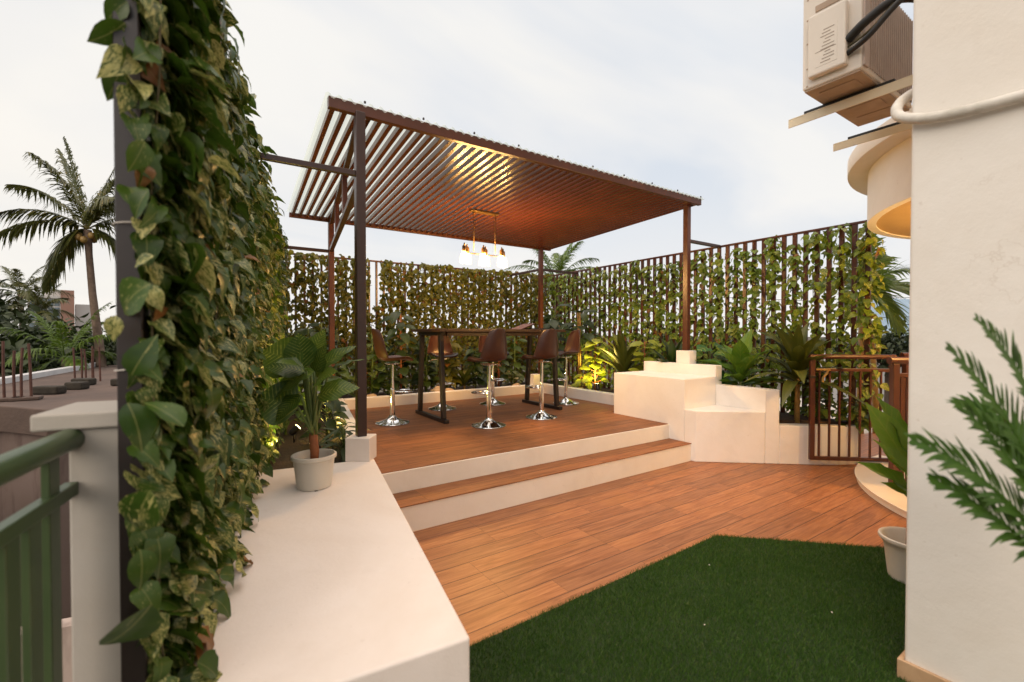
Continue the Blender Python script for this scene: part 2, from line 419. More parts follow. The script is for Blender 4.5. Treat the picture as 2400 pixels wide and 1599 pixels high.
# turf: one sheet of blades on its backing
GP = [(.74, 1.80), (2.97, 1.835), (3.78, 1.05), (3.95, .2), (3.95, -1.2), (.40, -1.2)]
turf_poly = [(x, y) for x, y in GP]
def in_poly(x, y, poly):
    ins = np.zeros(len(x), bool); n = len(poly)
    for i in range(n):
        x1, y1 = poly[i]; x2, y2 = poly[(i + 1) % n]
        c = ((y1 > y) != (y2 > y)) & (x < (x2 - x1) * (y - y1) / (y2 - y1 + 1e-12) + x1)
        ins ^= c
    return ins
m, nt, out = new_mat('turf_blade')
r_ = nd(nt, 'ShaderNodeAttribute', attribute_name='rnd'); a_ = nd(nt, 'ShaderNodeAttribute', attribute_name='luv')
cg = ramp(nt, r_.outputs['Fac'], [(0, (.020, .058, .007)), (.55, (.050, .118, .012)), (.9, (.085, .165, .020)), (1, (.18, .20, .06))])
cg = mixc(nt, mth(nt, 'MULTIPLY', noise(nt, posn(nt), 4.5, 3), .55), cg, (.026, .076, .009))
principled(nt, out, cg, .5, 0, spec=.3); M_turf = m
bk = MB(); bk.prism(turf_poly, .001, .012)
turf = tag(bk.build('grass_backing', mottled('turf_backing', (.012, .028, .006), (.02, .04, .008), 30, .9)), kind='structure')
turf.name = 'lawn_base'
NB = 230000
gx = rng.uniform(.4, 3.98, NB * 2); gy = rng.uniform(.25, 1.87, NB * 2)
jx = gx + rng.normal(0, .006, len(gx)); jy = gy + rng.normal(0, .006, len(gx))
ok = in_poly(jx, jy, GP); gx = gx[ok][:NB]; gy = gy[ok][:NB]; n = len(gx)
ang = rng.uniform(0, 2 * np.pi, n); hh = rng.uniform(.011, .020, n) * (1 + .18 * np.sin(gx * 9) * np.sin(gy * 11))
lean = rng.uniform(.1, .9, n) * hh; la = ang + rng.uniform(-.8, .8, n) + 0.4
wd = rng.uniform(.0007, .0013, n)
bx_, by_ = np.cos(ang) * wd, np.sin(ang) * wd; lx, ly = np.cos(la) * lean, np.sin(la) * lean
V = np.empty((n, 4, 3))
V[:, 0] = np.stack([gx - bx_, gy - by_, np.full(n, .012)], 1); V[:, 1] = np.stack([gx + bx_, gy + by_, np.full(n, .012)], 1)
V[:, 2] = np.stack([gx + lx + bx_ * .3, gy + ly + by_ * .3, .012 + hh], 1); V[:, 3] = np.stack([gx + lx - bx_ * .3, gy + ly - by_ * .3, .012 + hh], 1)
F = np.arange(n * 4).reshape(-1, 4)
o = np_mesh('grass', V.reshape(-1, 3), F, M_turf, None, np.repeat(rng.random(n), 4), np.zeros((n * 4, 3)), smooth=False)
tag(o, 'dark green artificial grass mat laid over the wooden deck in the foreground', 'grass', kind='stuff')
for i, (x, y) in enumerate([(1.98, 1.28), (2.60, .98), (2.52, 1.60)]):
    b = MB(); b.box((x, y, .032), (.007, .005, .004), i * 1.1)
    tag(b.build('paper_scrap', M_paper, bevel=.001), ['tiny white scrap lying nearest the bench on the green grass mat', 'tiny white scrap lying farthest right on the green grass mat',
        'tiny white scrap near the pointed far corner of the grass mat'][i], 'scrap', 'scraps on the grass mat')

# planter soil
s = MB()
s.prism([(5.10, 2.9), (5.98, 2.0), (6.05, 7.55), (5.10, 6.60)], .02, .455)
s.prism([(edgeX(6.6) - .1, 6.62), (5.10, 6.62), (6.05, 7.56), (1.02, 7.56)], .02, .452)
s.prism([(fenX(3.5) + .02, 3.5), (edgeX(3.5) - .12, 3.5), (edgeX(6.7) - .12, 6.7), (fenX(6.7) + .02, 6.7)], .0, .33)
struct('soil', s.build('soil', M_soil))

# ------------------------------------------------------------------ masonry
def mass(name, polys, mat, label, cat, bevel=.008):
    b = MB()
    for p, z0, z1 in polys: b.prism(p, z0, z1)
    return tag(b.build(name, mat, bevel=bevel, seg=3), label, cat)
bench = mass('bench', [([(edgeX(1.25), 1.25), (edgeX(3.475), 3.475), (.29, 3.60), (fenX(3.6) - .05, 3.62), (fenX(1.3) - .02, 1.335)], 0, .475)], M_bench,
     'long white plastered bench in the foreground running along the ivy fence', 'bench', .010)
b = MB()
b.prism([(edgeX(3.62), 3.62), (edgeX(6.72), 6.72), (edgeX(6.72) - .15, 6.74), (edgeX(3.62) - .15, 3.62)], 0, .515)
tag(b.build('planter_curb', M_white, bevel=.006), 'low white curb on the left of the raised deck, running back from the bench', 'curb')
b = MB(); b.prism([(edgeX(6.53), 6.53), (5.025, 6.53), (5.025 + .12, 6.66), (edgeX(6.6), 6.66)], 0, .517)
tag(b.build('planter_curb', M_white, bevel=.006), 'low white curb along the back of the raised deck behind the bar table', 'curb')
b = MB(); b.prism([(5.028, 4.285), (5.16, 4.285), (5.16, 6.64), (5.028, 6.525)], 0, .53)
tag(b.build('planter_curb', M_white, bevel=.006), 'low white curb at the right of the raised deck, beside the block seat', 'curb')
# pedestal for the front left post
pd = MB(); pd.box((.985, 3.525, .56), (.185, .165, .18), R(-36)); pd.box((.985, 3.55, .40), (.15, .12, .15), R(-36))
tag(pd.build('pedestal', M_bench, bevel=.006), 'small white plastered pedestal at the bench end, carrying the front left pergola post', 'pedestal')

# stepped block seat on the right
sb = thing('block_seat', 'white stepped block seat with two levels and low backrests on the right of the steps', 'seat', (4.53, 3.06, 0))
b = MB(); b.prism([(4.53, 3.20), (5.15, 3.20), (5.15, 4.28), (4.53, 4.28)], 0, .913)
b.build('upper_seat', M_white, sb, bevel=.008, seg=3)
b = MB(); b.prism([(4.533, 3.199), (4.533, 3.055), (5.10, 2.585), (5.149, 2.60), (5.149, 3.199)], 0, .570)
b.build('lower_seat', M_white, sb, bevel=.008, seg=3)
b = MB(); b.prism([(5.15, 3.20), (5.28, 3.20), (5.28, 4.30), (5.15, 4.30)], 0, 1.045)
b.build('upper_backrest', M_white, sb, bevel=.008, seg=3)
b = MB(); b.prism([(5.15, 3.199), (5.149, 2.605), (5.105, 2.585), (5.215, 2.490), (5.275, 2.52), (5.279, 3.199)], 0, .815)
b.build('lower_backrest', M_white, sb, bevel=.008, seg=3)
b = MB(); b.box((5.225, 3.665, 1.128), (.15, .20, .172))
tag(b.build('pedestal', M_white, bevel=.006), 'small white cube pedestal on top of the block seat, carrying the front right pergola post', 'pedestal')
# low planter wall curving on behind the open gate
pw = [(5.22, 2.488), (5.45, 2.30), (5.70, 2.115), (5.93, 1.985)]
inn = [(5.99, 2.09), (5.80, 2.20), (5.56, 2.39), (5.30, 2.60)]
b = MB(); b.prism(pw + inn, 0, .425)
tag(b.build('planter_wall', M_white, bevel=.008), 'low white planter wall behind the open metal gate', 'wall')

# rounded door step
cs = [(6 + 1.93 * math.cos(R(a)), 0 + 1.93 * math.sin(R(a))) for a in range(84, 182, 3)]
b = MB(); b.prism([(6.3, 1.92)] + cs + [(4.07, -.5), (6.3, -.5)], 0.001, .052, 0)
cs2 = [(6 + 1.945 * math.cos(R(a)), 0 + 1.945 * math.sin(R(a))) for a in range(84, 182, 3)]
b.prism([(6.3, 1.935)] + cs2 + [(4.055, -.5), (6.3, -.5)], .052, .066, 1)
tag(b.build('door_step', [M_riser, M_pale], bevel=.003), 'low rounded stone step in front of the gate at the house corner', 'step')

# ------------------------------------------------------------------ house, canopy
hs = thing('house', 'cream plastered house wall filling the right side, with tan skirting tiles', 'house', (2.375, .635, 0))
b = MB(); b.prism([(2.375, .635), (2.375, -5), (4.55, -5), (4.55, .635)], 0.0, 7.5)
b.build('wall', M_house, hs, bevel=.012, seg=3)
b = MB(); b.prism([(2.357, .653), (2.357, -5), (2.374, -5), (2.374, .636), (4.3, .636), (4.3, .653)], .0125, .092)
b.build('skirting', M_skirt, hs, bevel=.003)
b = MB(); b.prism([(4.551, .2), (4.551, -5), (10.5, -5), (10.5, .2)], 0.0, 7.0)
b.build('rear_wall', M_house, hs)
cn = thing('balcony', 'rounded cream balcony with a glowing ochre underside above the gate', 'balcony', (6, 0, 2.5))
def arc(r, a0=0, a1=180, n=48): return [(6 + r * math.cos(R(a0 + (a1 - a0) * i / n)), r * math.sin(R(a0 + (a1 - a0) * i / n))) for i in range(n + 1)]
b = MB(); o_, i_ = arc(1.87), arc(1.80)
b.prism(o_ + i_[::-1], 2.50, 2.972)
b.build('parapet', M_house, cn, smooth=True, auto=30)
b = MB(); o_, i_ = arc(1.799), arc(1.50)
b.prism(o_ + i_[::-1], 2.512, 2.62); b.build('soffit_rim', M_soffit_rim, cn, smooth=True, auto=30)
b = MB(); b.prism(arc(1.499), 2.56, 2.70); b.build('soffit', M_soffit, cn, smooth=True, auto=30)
b = MB(); o_, i_ = arc(2.03), arc(1.72)
b.prism(o_ + i_[::-1], 2.974, 3.12); b.build('coping', M_house, cn, smooth=True, auto=30, bevel=.01)

# ------------------------------------------------------------------ fences
def slat_fence(name, label, pts, z0s, z1, rail, mat, step=.124, w=.05, t=.028, parts='slat', first=0.0):
    """slats along the line a-b; each slat is a part"""
    a, bb = Vector(pts[0]), Vector(pts[1]); dv = bb - a; L = dv.length; dv.normalize()
    ang = math.atan2(dv.y, dv.x)
    th = thing(name, label, 'fence', (a.x, a.y, 0))
    k = int((L - first) / step) + 1; out_ = []
    for i in range(k):
        p = a + dv * (first + i * step)
        s_ = MB(); s_.box((p.x, p.y, (z0s + z1) / 2), (t, w, z1 - z0s), ang)
        s_.build('slat', mat, th, bevel=.003, seg=1); out_.append(p)
    r0 = MB(); q = a - dv * .03; e = bb + dv * .03
    r0.bar((q.x, q.y, z1 + .0125), (e.x, e.y, z1 + .0125), .045, .025)
    r0.build('top_rail', mat, th, bevel=.003, seg=1)
    r1 = MB(); r1.bar((q.x, q.y, z0s + .012), (e.x, e.y, z0s + .012), .02, .03)
    r1.build('bottom_rail', mat, th, bevel=.002, seg=1)
    return th, out_
FR_Y0 = 1.935
fr, slR = slat_fence('slat_fence', 'tall brown metal slat fence on the right, with vines on every other slat', [(5.945, FR_Y0), (6.03, 7.50)], .40, 2.635, True, M_redbr, w=.03, t=.05)
fb, slB = slat_fence('slat_fence', 'tall brown metal slat fence across the back, behind the bar table', [(1.02, 7.62), (6.03, 7.62)], .40, 2.635, True, M_redbr, w=.05, t=.028, first=.01)
fl, slL = slat_fence('slat_fence', 'tall dark metal slat fence on the left, almost hidden by ivy', [(fenX(1.465), 1.465), (fenX(7.55), 7.55)], -.05, 2.66, True, M_dark, w=.052, t=.05)
for z in (1.70, 1.345):
    b = MB(); q = Vector(slL[0])
    b.tube([(q.x + .036 * math.cos(a), q.y + .036 * math.sin(a), z + .004 * math.cos(a)) for a in np.linspace(0, 2 * math.pi, 14)], .0016, 5)
    b.build('tie_wire', M_wire, fl)

# ivy on the left fence: one dense mass of leaves
def ivy(name, label, P, D, N, S, mat, stems):
    V, F, r0, u0 = place_leaves(P, D, N, S, HEART, wave=.10, cols=5 if mat is IVY else 3, folds=((.35, .35), (.15, .75), (.5, .2), (.25, 1.0)))
    if stems is not None:
        n0 = len(V); V = np.concatenate([V, stems[0]]); F = np.concatenate([F, stems[1] + n0]); r0 = np.concatenate([r0, stems[2]]); u0 = np.concatenate([u0, stems[3]])
    o = np_mesh(name, V, F, mat, None, r0, u0)
    return tag(o, label, 'ivy', kind='stuff')
nL = 13500
y = 1.49 + (7.5 - 1.49) * rng.random(nL) ** 1.55
zlo = np.where(y < 1.7, .30, np.where(y < 3.6, .46, .36))
z = zlo + (2.73 - zlo) * rng.random(nL)
depth_ = np.abs(rng.normal(.038, .040, nL)) * (1 + .25 * np.sin(y * 5.2 + z * 3.1) * np.sin(z * 4.4 - y))
depth_ = np.where((rng.random(nL) < .07) & (y > 1.7), -rng.uniform(.03, .1, nL), depth_)
depth_ = np.where(y < 1.75, np.maximum(depth_, .012), depth_)
# keep the near upright clear on its outer side
nx_, ny_ = .985, -KX * .985
P = np.stack([fenX(y) + nx_ * depth_, y + ny_ * depth_, z], 1)
D = np.stack([nx_ * .75 + rng.normal(0, .35, nL), -.25 + rng.normal(0, .50, nL), -.52 + rng.normal(0, .30, nL)], 1)
N = np.stack([nx_ * .50 + rng.normal(0, .32, nL), -.18 + rng.normal(0, .36, nL), .80 + rng.normal(0, .25, nL)], 1)
S = rng.uniform(.044, .092, nL) * np.where(y < 2.0, 1.12, 1.0)
near = y < 1.75
D[near, 0] = np.abs(D[near, 0]) * .8 + .15; D[near, 1] = np.abs(D[near, 1]) * .6 - .12
# a handful of leaves that stick out round the near upright
ex = [((-.126, 1.186, 2.048), (-.178, 1.195, 1.968)), ((-.122, 1.184, 2.09), (-.172, 1.193, 2.034)), ((-.132, 1.188, 1.955), (-.160, 1.182, 1.879)), ((-.085, 1.1, 1.525), (-.190, 1.147, 1.46)),
      ((-.140, 1.136, 1.465), (-.150, 1.119, 1.410)), ((-.120, 1.095, 1.302), (-.072, 1.037, 1.211)), ((-.086, 1.069, 1.141), (-.150, 1.089, 1.014)), ((-.103, 1.079, 1.031), (-.085, 1.041, .952)),
      ((-.085, 1.041, .941), (-.170, 1.075, .81)), ((-.116, 1.118, 1.352), (-.080, 1.071, 1.432)), ((-.121, 1.155, 1.911), (-.112, 1.124, 1.851)),
      ((-.09, 1.127, 1.705), (-.130, 1.133, 1.642)), ((-.079, 1.094, 1.577), (-.125, 1.103, 1.558)), ((-.035, 1.058, 1.255), (-.094, 1.078, 1.338)), ((-.094, 1.136, 1.804), (-.113, 1.122, 1.723))]
Pe = np.array([a for a, _ in ex]); De = np.array([b_ for _, b_ in ex]) - Pe
Pe = np.array((0, 0, 1.43)) + (Pe - np.array((0, 0, 1.43))) * 1.21; De = De * .95; ne = len(ex); Se = np.linalg.norm(De, axis=1) * 1.1
Ne = np.stack([rng.normal(.3, .3, ne), rng.normal(-.65, .25, ne), rng.normal(.7, .3, ne)], 1)
qn = 190; qy = rng.uniform(1.41, 1.50, qn); qz = rng.uniform(.55, 2.75, qn)
qP = np.stack([fenX(qy) + rng.uniform(.004, .06, qn), qy, qz], 1)
qD = np.stack([rng.normal(.35, .4, qn), rng.normal(-.45, .3, qn), rng.normal(-.7, .25, qn)], 1)
qN = np.stack([rng.normal(.3, .3, qn), rng.normal(-.55, .3, qn), rng.normal(.6, .3, qn)], 1)
P = np.concatenate([P, qP]); D = np.concatenate([D, qD]); N = np.concatenate([N, qN]); S = np.concatenate([S, rng.uniform(.05, .085, qn)])
extra = place_leaves(Pe, De, Ne, Se * .92, OVATE, cols=5, wscale=np.full(ne, 1.15), folds=((.35, .35), (.2, .6)), wave=.06)
ivy('ivy', 'dense wall of variegated ivy leaves covering the tall fence on the left', P, D, N, S, IVY, extra)
# hanging stems inside the ivy
b = MB()
for i in range(46):
    yy = 1.46 + i * .131; x0 = fenX(yy) + .05; pts = []
    for k in range(9):
        pts.append((x0 + random.uniform(-.012, .03), yy + random.uniform(-.03, .03), 2.62 - k * .27))
    b.tube(pts, .0028, 5)
tag(b.build('ivy_stems', M_twig, smooth=True), 'thin hanging stems inside the ivy on the left fence', 'stems', kind='stuff')

# ivy on the back fence
nB = 8400
x = 1.0 + 5.0 * rng.random(nB); z = .5 + 2.18 * rng.random(nB) ** .92
strand = np.round((x - 1.02) / .20) * .20 + 1.02
x = strand + rng.normal(0, .058, nB)
keep = ~((np.abs(x - 2.35) < .10) & (z > 1.9)) & (rng.random(nB) < np.where(x < 2.2, .80, .95))
x, z = x[keep], z[keep]; n = len(x)
P = np.stack([x, 7.62 - np.abs(rng.normal(.05, .05, n)), z], 1)
D = np.stack([rng.normal(0, .5, n), rng.normal(-.45, .4, n), rng.normal(-.7, .35, n)], 1)
N = np.stack([rng.normal(0, .5, n), rng.normal(-.8, .4, n), rng.normal(.5, .35, n)], 1)
ivy('ivy', 'screen of small ivy leaves over the fence behind the bar table, lit amber by the lamp', P, D, N, rng.uniform(.05, .092, n), IVY_FAR, None)

# single vine strands on the right fence: one thing per strand
ordn = ['first', 'second', 'third', 'fourth', 'fifth', 'sixth', 'seventh', 'eighth', 'ninth', 'tenth', 'eleventh', 'twelfth', 'thirteenth', 'fourteenth', 'fifteenth', 'sixteenth', 'seventeenth',
        'eighteenth', 'nineteenth', 'twentieth', 'twenty-first', 'twenty-second', 'twenty-third']
for i, p in enumerate([q for k, q in enumerate(slR) if k % 2 == 0][:23]):
    far = i > 13
    n = 270 if i == 0 else (265 if not far else 190)
    lab = ('leafy green vine on the end slat of the right fence, nearest the gate' if i == 0 else
           'leafy green vine on the right fence, %s strand counted from the gate end' % ordn[i])
    if i == 9: lab = 'leafy green vine on the right fence directly behind the front right pergola post'
    if i == 22: lab = 'leafy green vine on the right fence, farthest strand at the back corner'
    th = thing('climbing_vine', lab, 'vine', (p.x, p.y, .45), 0, 'vines climbing the right fence')
    zt = random.uniform(2.5, 2.68)
    z = .46 + (zt - .46) * rng.random(n) ** .93
    a = rng.uniform(-.5, 2 * np.pi - .5, n); rad = np.abs(rng.normal(.055, .032, n)) * (1.25 if i < 3 else 1)
    P = np.stack([p.x - .02 + rad * np.cos(a) * .8, p.y + rad * np.sin(a), z], 1)
    out_d = np.stack([np.cos(a), np.sin(a), np.zeros(n)], 1)
    D = out_d * .6 + np.stack([rng.normal(-.25, .3, n), rng.normal(0, .3, n), rng.normal(-.65, .35, n)], 1)
    N = out_d * .5 + np.stack([rng.normal(-.45, .3, n), rng.normal(-.15, .3, n), rng.normal(.6, .3, n)], 1)
    leaf_obj('leaves', IVY_R, th, P, D, N, rng.uniform(.05, .098, n), wave=.12)
    b = MB(); pts = [(p.x - .03 + .03 * math.cos(k * 1.3 + i), p.y + .035 * math.sin(k * 1.3 + i), .46 + k * (zt - .5) / 14) for k in range(15)]
    b.tube(pts, .004, 5); b.build('stem', M_twig, th, smooth=True)
# ------------------------------------------------------------------ pergola
FL, FR, BL, BR = (.985, 3.525), (5.225, 3.665), (1.45, 6.60), (5.085, 6.60)
XL0, XL1, XR = .785, .955, 5.335          # roof corners: front left, back left, right
YF, YB = 3.555, 6.64
def roofz(y): return 3.105 - (y - YF) * (.115 / (YB - YF))       # underside of the battens
def roofl(y): return XL0 + (XL1 - XL0) * (y - YF) / (YB - YF)
pg = thing('pergola', 'brown steel pergola with a battened, clear corrugated roof over the raised deck', 'pergola', (3.0, 5.0, UD))
PW = .070
for (q, z0, lab) in ((FL, .651, None), (FR, 1.215, None), (BL, .516, None), (BR, .518, None)):
    b = MB(); b.bx(q[0] - PW / 2, q[0] + PW / 2, q[1] - PW / 2, q[1] + PW / 2, z0, roofz(q[1]) - .003)
    b.build('post', M_brown if q is FL else M_redbr, pg, bevel=.004)
b = MB(); b.bar((XL0 - .02, YF, 3.135), (XR, YF, 3.135), .05, .082); b.build('front_beam', M_redbr, pg, bevel=.003)
b = MB(); b.bar((XL1 - .02, YB, roofz(YB) + .012), (XR, YB, roofz(YB) + .012), .05, .058); b.build('rear_beam', M_redbr, pg, bevel=.003)
b = MB(); nb = 51
for i in range(nb):
    fx = XL0 + .018 + (XR - .03 - XL0 - .018) * i / (nb - 1); rx = XL1 + .018 + (XR - .03 - XL1 - .018) * i / (nb - 1)
    b.bar((fx, YF + .026, roofz(YF) + .025), (rx, YB - .026, roofz(YB) + .025), .036, .050)
b.build('roof_battens', M_batten, pg)
# corrugated sheet
rows = []; nx = 620
m, nt, out = new_mat('corrugated_sheet')
t_ = nt.nodes.new('ShaderNodeBsdfTransparent'); t_.inputs[0].default_value = (.80, .86, .82, 1)
tl = nt.nodes.new('ShaderNodeBsdfTranslucent'); tl.inputs[0].default_value = (.80, .84, .80, 1)
gl = nt.nodes.new('ShaderNodeBsdfPrincipled'); gl.inputs['Base Color'].default_value = (.70, .74, .70, 1); gl.inputs['Roughness'].default_value = .22
m1 = nt.nodes.new('ShaderNodeMixShader'); m1.inputs[0].default_value = .35
nt.links.new(tl.outputs[0], m1.inputs[1]); nt.links.new(gl.outputs[0], m1.inputs[2])
m2 = nt.nodes.new('ShaderNodeMixShader'); m2.inputs[0].default_value = .42
nt.links.new(t_.outputs[0], m2.inputs[1]); nt.links.new(m1.outputs[0], m2.inputs[2]); nt.links.new(m2.outputs[0], out.inputs['Surface'])
M_sheet = m
for yy in (YF - .05, 4.6, 5.6, YB + .09):
    row = []
    for i in range(nx + 1):
        x0 = roofl(yy) - .045; x = x0 + (XR + .03 - x0) * i / nx
        row.append((x, yy, roofz(yy) + .066  + .013 * math.sin(i / nx * 60 * 2 * math.pi)))
    rows.append(row)
b = MB(); b.grid(rows); b.build('roof_sheet', M_sheet, pg, smooth=True)
b = MB()
for i in range(10):
    x = XL0 + .25 + i * .48
    for yy in (YF, YB): b.lathe([(.009, 0), (.009, .012), (.004, .018)], 8, (x, yy, roofz(yy) + (.085 if yy > 5 else .098)))
b.build('roof_bolts', M_dark, pg)
# left side frame: side beam, two struts, top rail
zT = 2.625
def lerp(a, c, t): return a[0] + (c[0] - a[0]) * t, a[1] + (c[1] - a[1]) * t
b = MB(); b.bar((*lerp(FL, BL, .014), zT - .02), (*lerp(FL, BL, .986), zT - .045), .05, .05); b.build('side_beam', M_brown, pg, bevel=.003)
b = MB(); b.bar((*lerp(FL, BL, .014), 3.062), (*lerp(FL, BL, .986), 2.955), .045, .045); b.build('side_rail', M_brown, pg, bevel=.003)
for t in (.38, .68):
    q = lerp(FL, BL, t); zr = roofz(q[1]) - .045
    b = MB(); b.box((q[0], q[1], (zT + zr) / 2), (.045, .045, zr - zT - .012)); b.build('strut', M_redbr, pg, bevel=.003)
def tie(a, c, label):
    b = MB(); b.bar(a, c, .04, .04); b.build('tie_bar', M_brown, pg, bevel=.003)
tie((FL[0] - PW / 2, FL[1], 2.640), (fenX(FL[1]) - .02, FL[1] + .02, 2.640), '')
tie((BL[0] - PW / 2, BL[1], 2.565), (fenX(6.6) - .01, 6.60, 2.565), '')
tie((FR[0] + PW / 2, FR[1] - .01, 2.645), (5.945, FR[1] - .01, 2.645), '')
tie((BR[0] + PW / 2, BR[1], 2.600), (5.99, 6.60, 2.600), '')
tie((BR[0], BR[1] + PW / 2, 2.605), (5.085, 7.60, 2.605), '')

# ------------------------------------------------------------------ bar table and stools
tb = thing('bar_table', 'long dark bar table on two trestle legs under the pergola', 'table', (3.23, 5.31, UD))
b = MB(); b.bx(2.27, 4.19, 4.87, 5.75, 1.457, 1.492); b.build('tabletop', M_table, tb, bevel=.004)
b = MB(); b.bx(2.42, 4.03, 4.99, 5.02, 1.405, 1.456); b.bx(2.42, 4.03, 5.60, 5.63, 1.405, 1.456); b.build('apron', M_table, tb, bevel=.002)
for X in (2.355, 4.10):
    b = MB(); b.bx(X - .03, X + .03, 4.86, 5.76, UD, UD + .045); b.build('foot', M_dark, tb, bevel=.005)
    for (ya, yb) in ((4.95, 5.03), (5.67, 5.59)):
        b = MB(); b.bar((X, ya, UD + .046), (X, yb, 1.415), .05, .062, up=(0, 1, 0)); b.build('leg', M_dark, tb, bevel=.005)
    b = MB(); b.bx(X - .028, X + .028, 4.97, 5.65, 1.416, 1.456); b.build('cross_bar', M_dark, tb, bevel=.003)
mn = thing('leather_folder', 'dark leather folder standing half open on the far end of the bar table', 'folder', (3.86, 5.33, 1.492))
b = MB(); b.box((3.99, 5.33, 1.503), (.30, .23, .020), R(8)); b.build('back_cover', M_rub, mn, bevel=.004)
b = MB(); b.box((3.77, 5.33, 1.530), (.30, .23, .016), 0, 0, Matrix.Rotation(R(8), 3, 'Z') @ Matrix.Rotation(R(-17), 3, 'Y')); b.build('front_cover', M_seat, mn, bevel=.004)

def make_stool():
    th = thing('bar_stool', 'x', 'bar stool', (0, 0, 0), 0, 'bar stools round the table')
    b = MB(); b.lathe([(.0, 0), (.196, 0), (.200, .006), (.196, .013), (.15, .024), (.095, .042), (.058, .062), (.04, .082), (.036, .095)], 40)
    b.build('base', M_chrome, th, smooth=True, auto=40)
    b = MB(); b.lathe([(.030, .075), (.030, .40), (.0275, .404), (.0275, .412), (.021, .416), (.021, .700), (.05, .704), (.05, .712), (0, .712)], 22)
    b.build('column', M_chrome, th, smooth=True, auto=30)
    b = MB(); pts = []
    for i in range(23):
        a = R(-118 + i * 236 / 22 + 90); pts.append((.118 * math.cos(a), .155 + .085 * math.sin(a), .372))
    pts = [(.024, .02, .372)] + [(.075, .075, .372)] + [p for p in pts if p[1] > .10] + [(-.075, .075, .372)] + [(-.024, .02, .372)]
    b.tube(pts, .010, 8); b.lathe([(.035, .355), (.035, .392)], 20); b.build('footrest', M_chrome, th, smooth=True, auto=40)
    b = MB(); b.tube([(.03, 0, .705), (.16, .02, .70), (.20, .03, .675)], .006, 7); b.lathe([(.07, .700), (.10, .713), (.10, .716)], 20); b.build('height_lever', M_chrome, th, smooth=True, auto=40)
    prof = [(.205, -.022, .165), (.19, -.004, .178), (.13, .004, .192), (.05, -.006, .198), (-.05, -.012, .200), (-.12, .0, .200), (-.165, .035, .196),
            (-.190, .095, .186), (-.205, .17, .172), (-.218, .25, .152), (-.230, .32, .128), (-.238, .362, .108), (-.240, .378, .088)]
    rows = []
    for (yy, zz, w) in prof:
        row = []
        for j in range(13):
            u = -1 + j / 6
            e = abs(u) ** 3
            if zz < .05 and yy > -.14: p = (u * w, yy, .748 + zz + .045 * e * (1 if yy < .15 else .4))
            else: p = (u * w, yy + .055 * e + .02 * u * u, .748 + zz + (.0 if zz < .3 else -.02 * e))
            row.append(p)
        rows.append(row)
    b = MB(); b.grid(rows); s_ = b.build('seat', M_seat, th, smooth=True)
    md = s_.modifiers.new('th', 'SOLIDIFY'); md.thickness = .016; md.offset = -1
    md = s_.modifiers.new('ss', 'SUBSURF'); md.levels = 1; md.render_levels = 2
    return th
def dup(root, loc, rz, label):
    r = root.copy(); COL.objects.link(r); r.location = loc; r.rotation_euler = (0, 0, rz); r['label'] = label
    for ch in list(root.children):
        c = ch.copy(); COL.objects.link(c); c.parent = r
    return r
stool = make_stool(); ln = 'brown bucket bar stool on a chrome base '
spots = [((2.712, 4.50), R(4), ln + 'before the table middle, nearest the camera'),
         ((1.842, 5.276), R(-93), ln + 'at the left end of the table'),
         ((3.538, 4.575), R(-2), ln + 'in front of the right trestle legs'),
         ((2.782, 5.892), R(171), ln + 'half hidden by the left trestle'),
         ((3.611, 5.880), R(186), ln + 'hidden behind the nearest stool'),
         ((4.562, 5.287), R(86), ln + 'at the right end of the table')]
for i, ((x, y), a, lab) in enumerate(spots):
    if i == 0: stool.location = (x, y, UD); stool.rotation_euler = (0, 0, a); stool['label'] = lab
    else: dup(stool, (x, y, UD), a, lab)

# ------------------------------------------------------------------ chandelier
M_brass = mottled('warm_black_metal', (.14, .08, .03), (.19, .11, .04), 6, .3, .6)
M_bulb = glow('bulb_glass', (1.0, .74, .38), 55.0)
mg, nt, out = new_mat('clear_glass_shade')
t_ = nt.nodes.new('ShaderNodeBsdfTransparent'); t_.inputs[0].default_value = (.97, .95, .90, 1)
g_ = nt.nodes.new('ShaderNodeBsdfTranslucent'); g_.inputs[0].default_value = (.9, .86, .75, 1)
x_ = nt.nodes.new('ShaderNodeMixShader'); x_.inputs[0].default_value = .13
nt.links.new(t_.outputs[0], x_.inputs[1]); nt.links.new(g_.outputs[0], x_.inputs[2]); nt.links.new(x_.outputs[0], out.inputs['Surface'])
CX, CY = 3.07, 5.2
zc = roofz(CY)
ch = thing('chandelier', 'glowing six-lamp zigzag chandelier hung from the pergola roof over the table', 'chandelier', (CX, CY, zc))
b = MB(); b.bx(CX - .22, CX + .20, CY - .045, CY + .045, zc - .026, zc - .002); b.build('ceiling_plate', M_brass, ch, bevel=.004)
for xx in (CX - .16, CX + .165):
    b = MB(); b.tube([(xx, CY, zc - .026), (xx, CY, 2.505)], .0075, 8); b.build('rod', M_brass, ch, smooth=True)
LX = [2.72, 2.86, 3.00, 3.14, 3.28, 3.42]
b = MB()
for i, x in enumerate(LX):
    sgn = -1 if i % 2 == 0 else 1
    jx = [2.79, 3.07, 3.35][i // 2]; zt = 2.565 if i % 2 else 2.545
    b.tube([(jx, CY, 2.475), (jx + (x - jx) * .25, CY + sgn * .02, 2.478), (jx + (x - jx) * .65, CY + sgn * .058, zt + .025), (jx + (x - jx) * .85, CY + sgn * .075, zt + .034), (x, CY + sgn * .085, zt + .004)], .0085, 7)
b.tube([(2.76, CY, 2.475), (3.38, CY, 2.475)], .0075, 7)
b.build('arms', M_brass, ch, smooth=True)
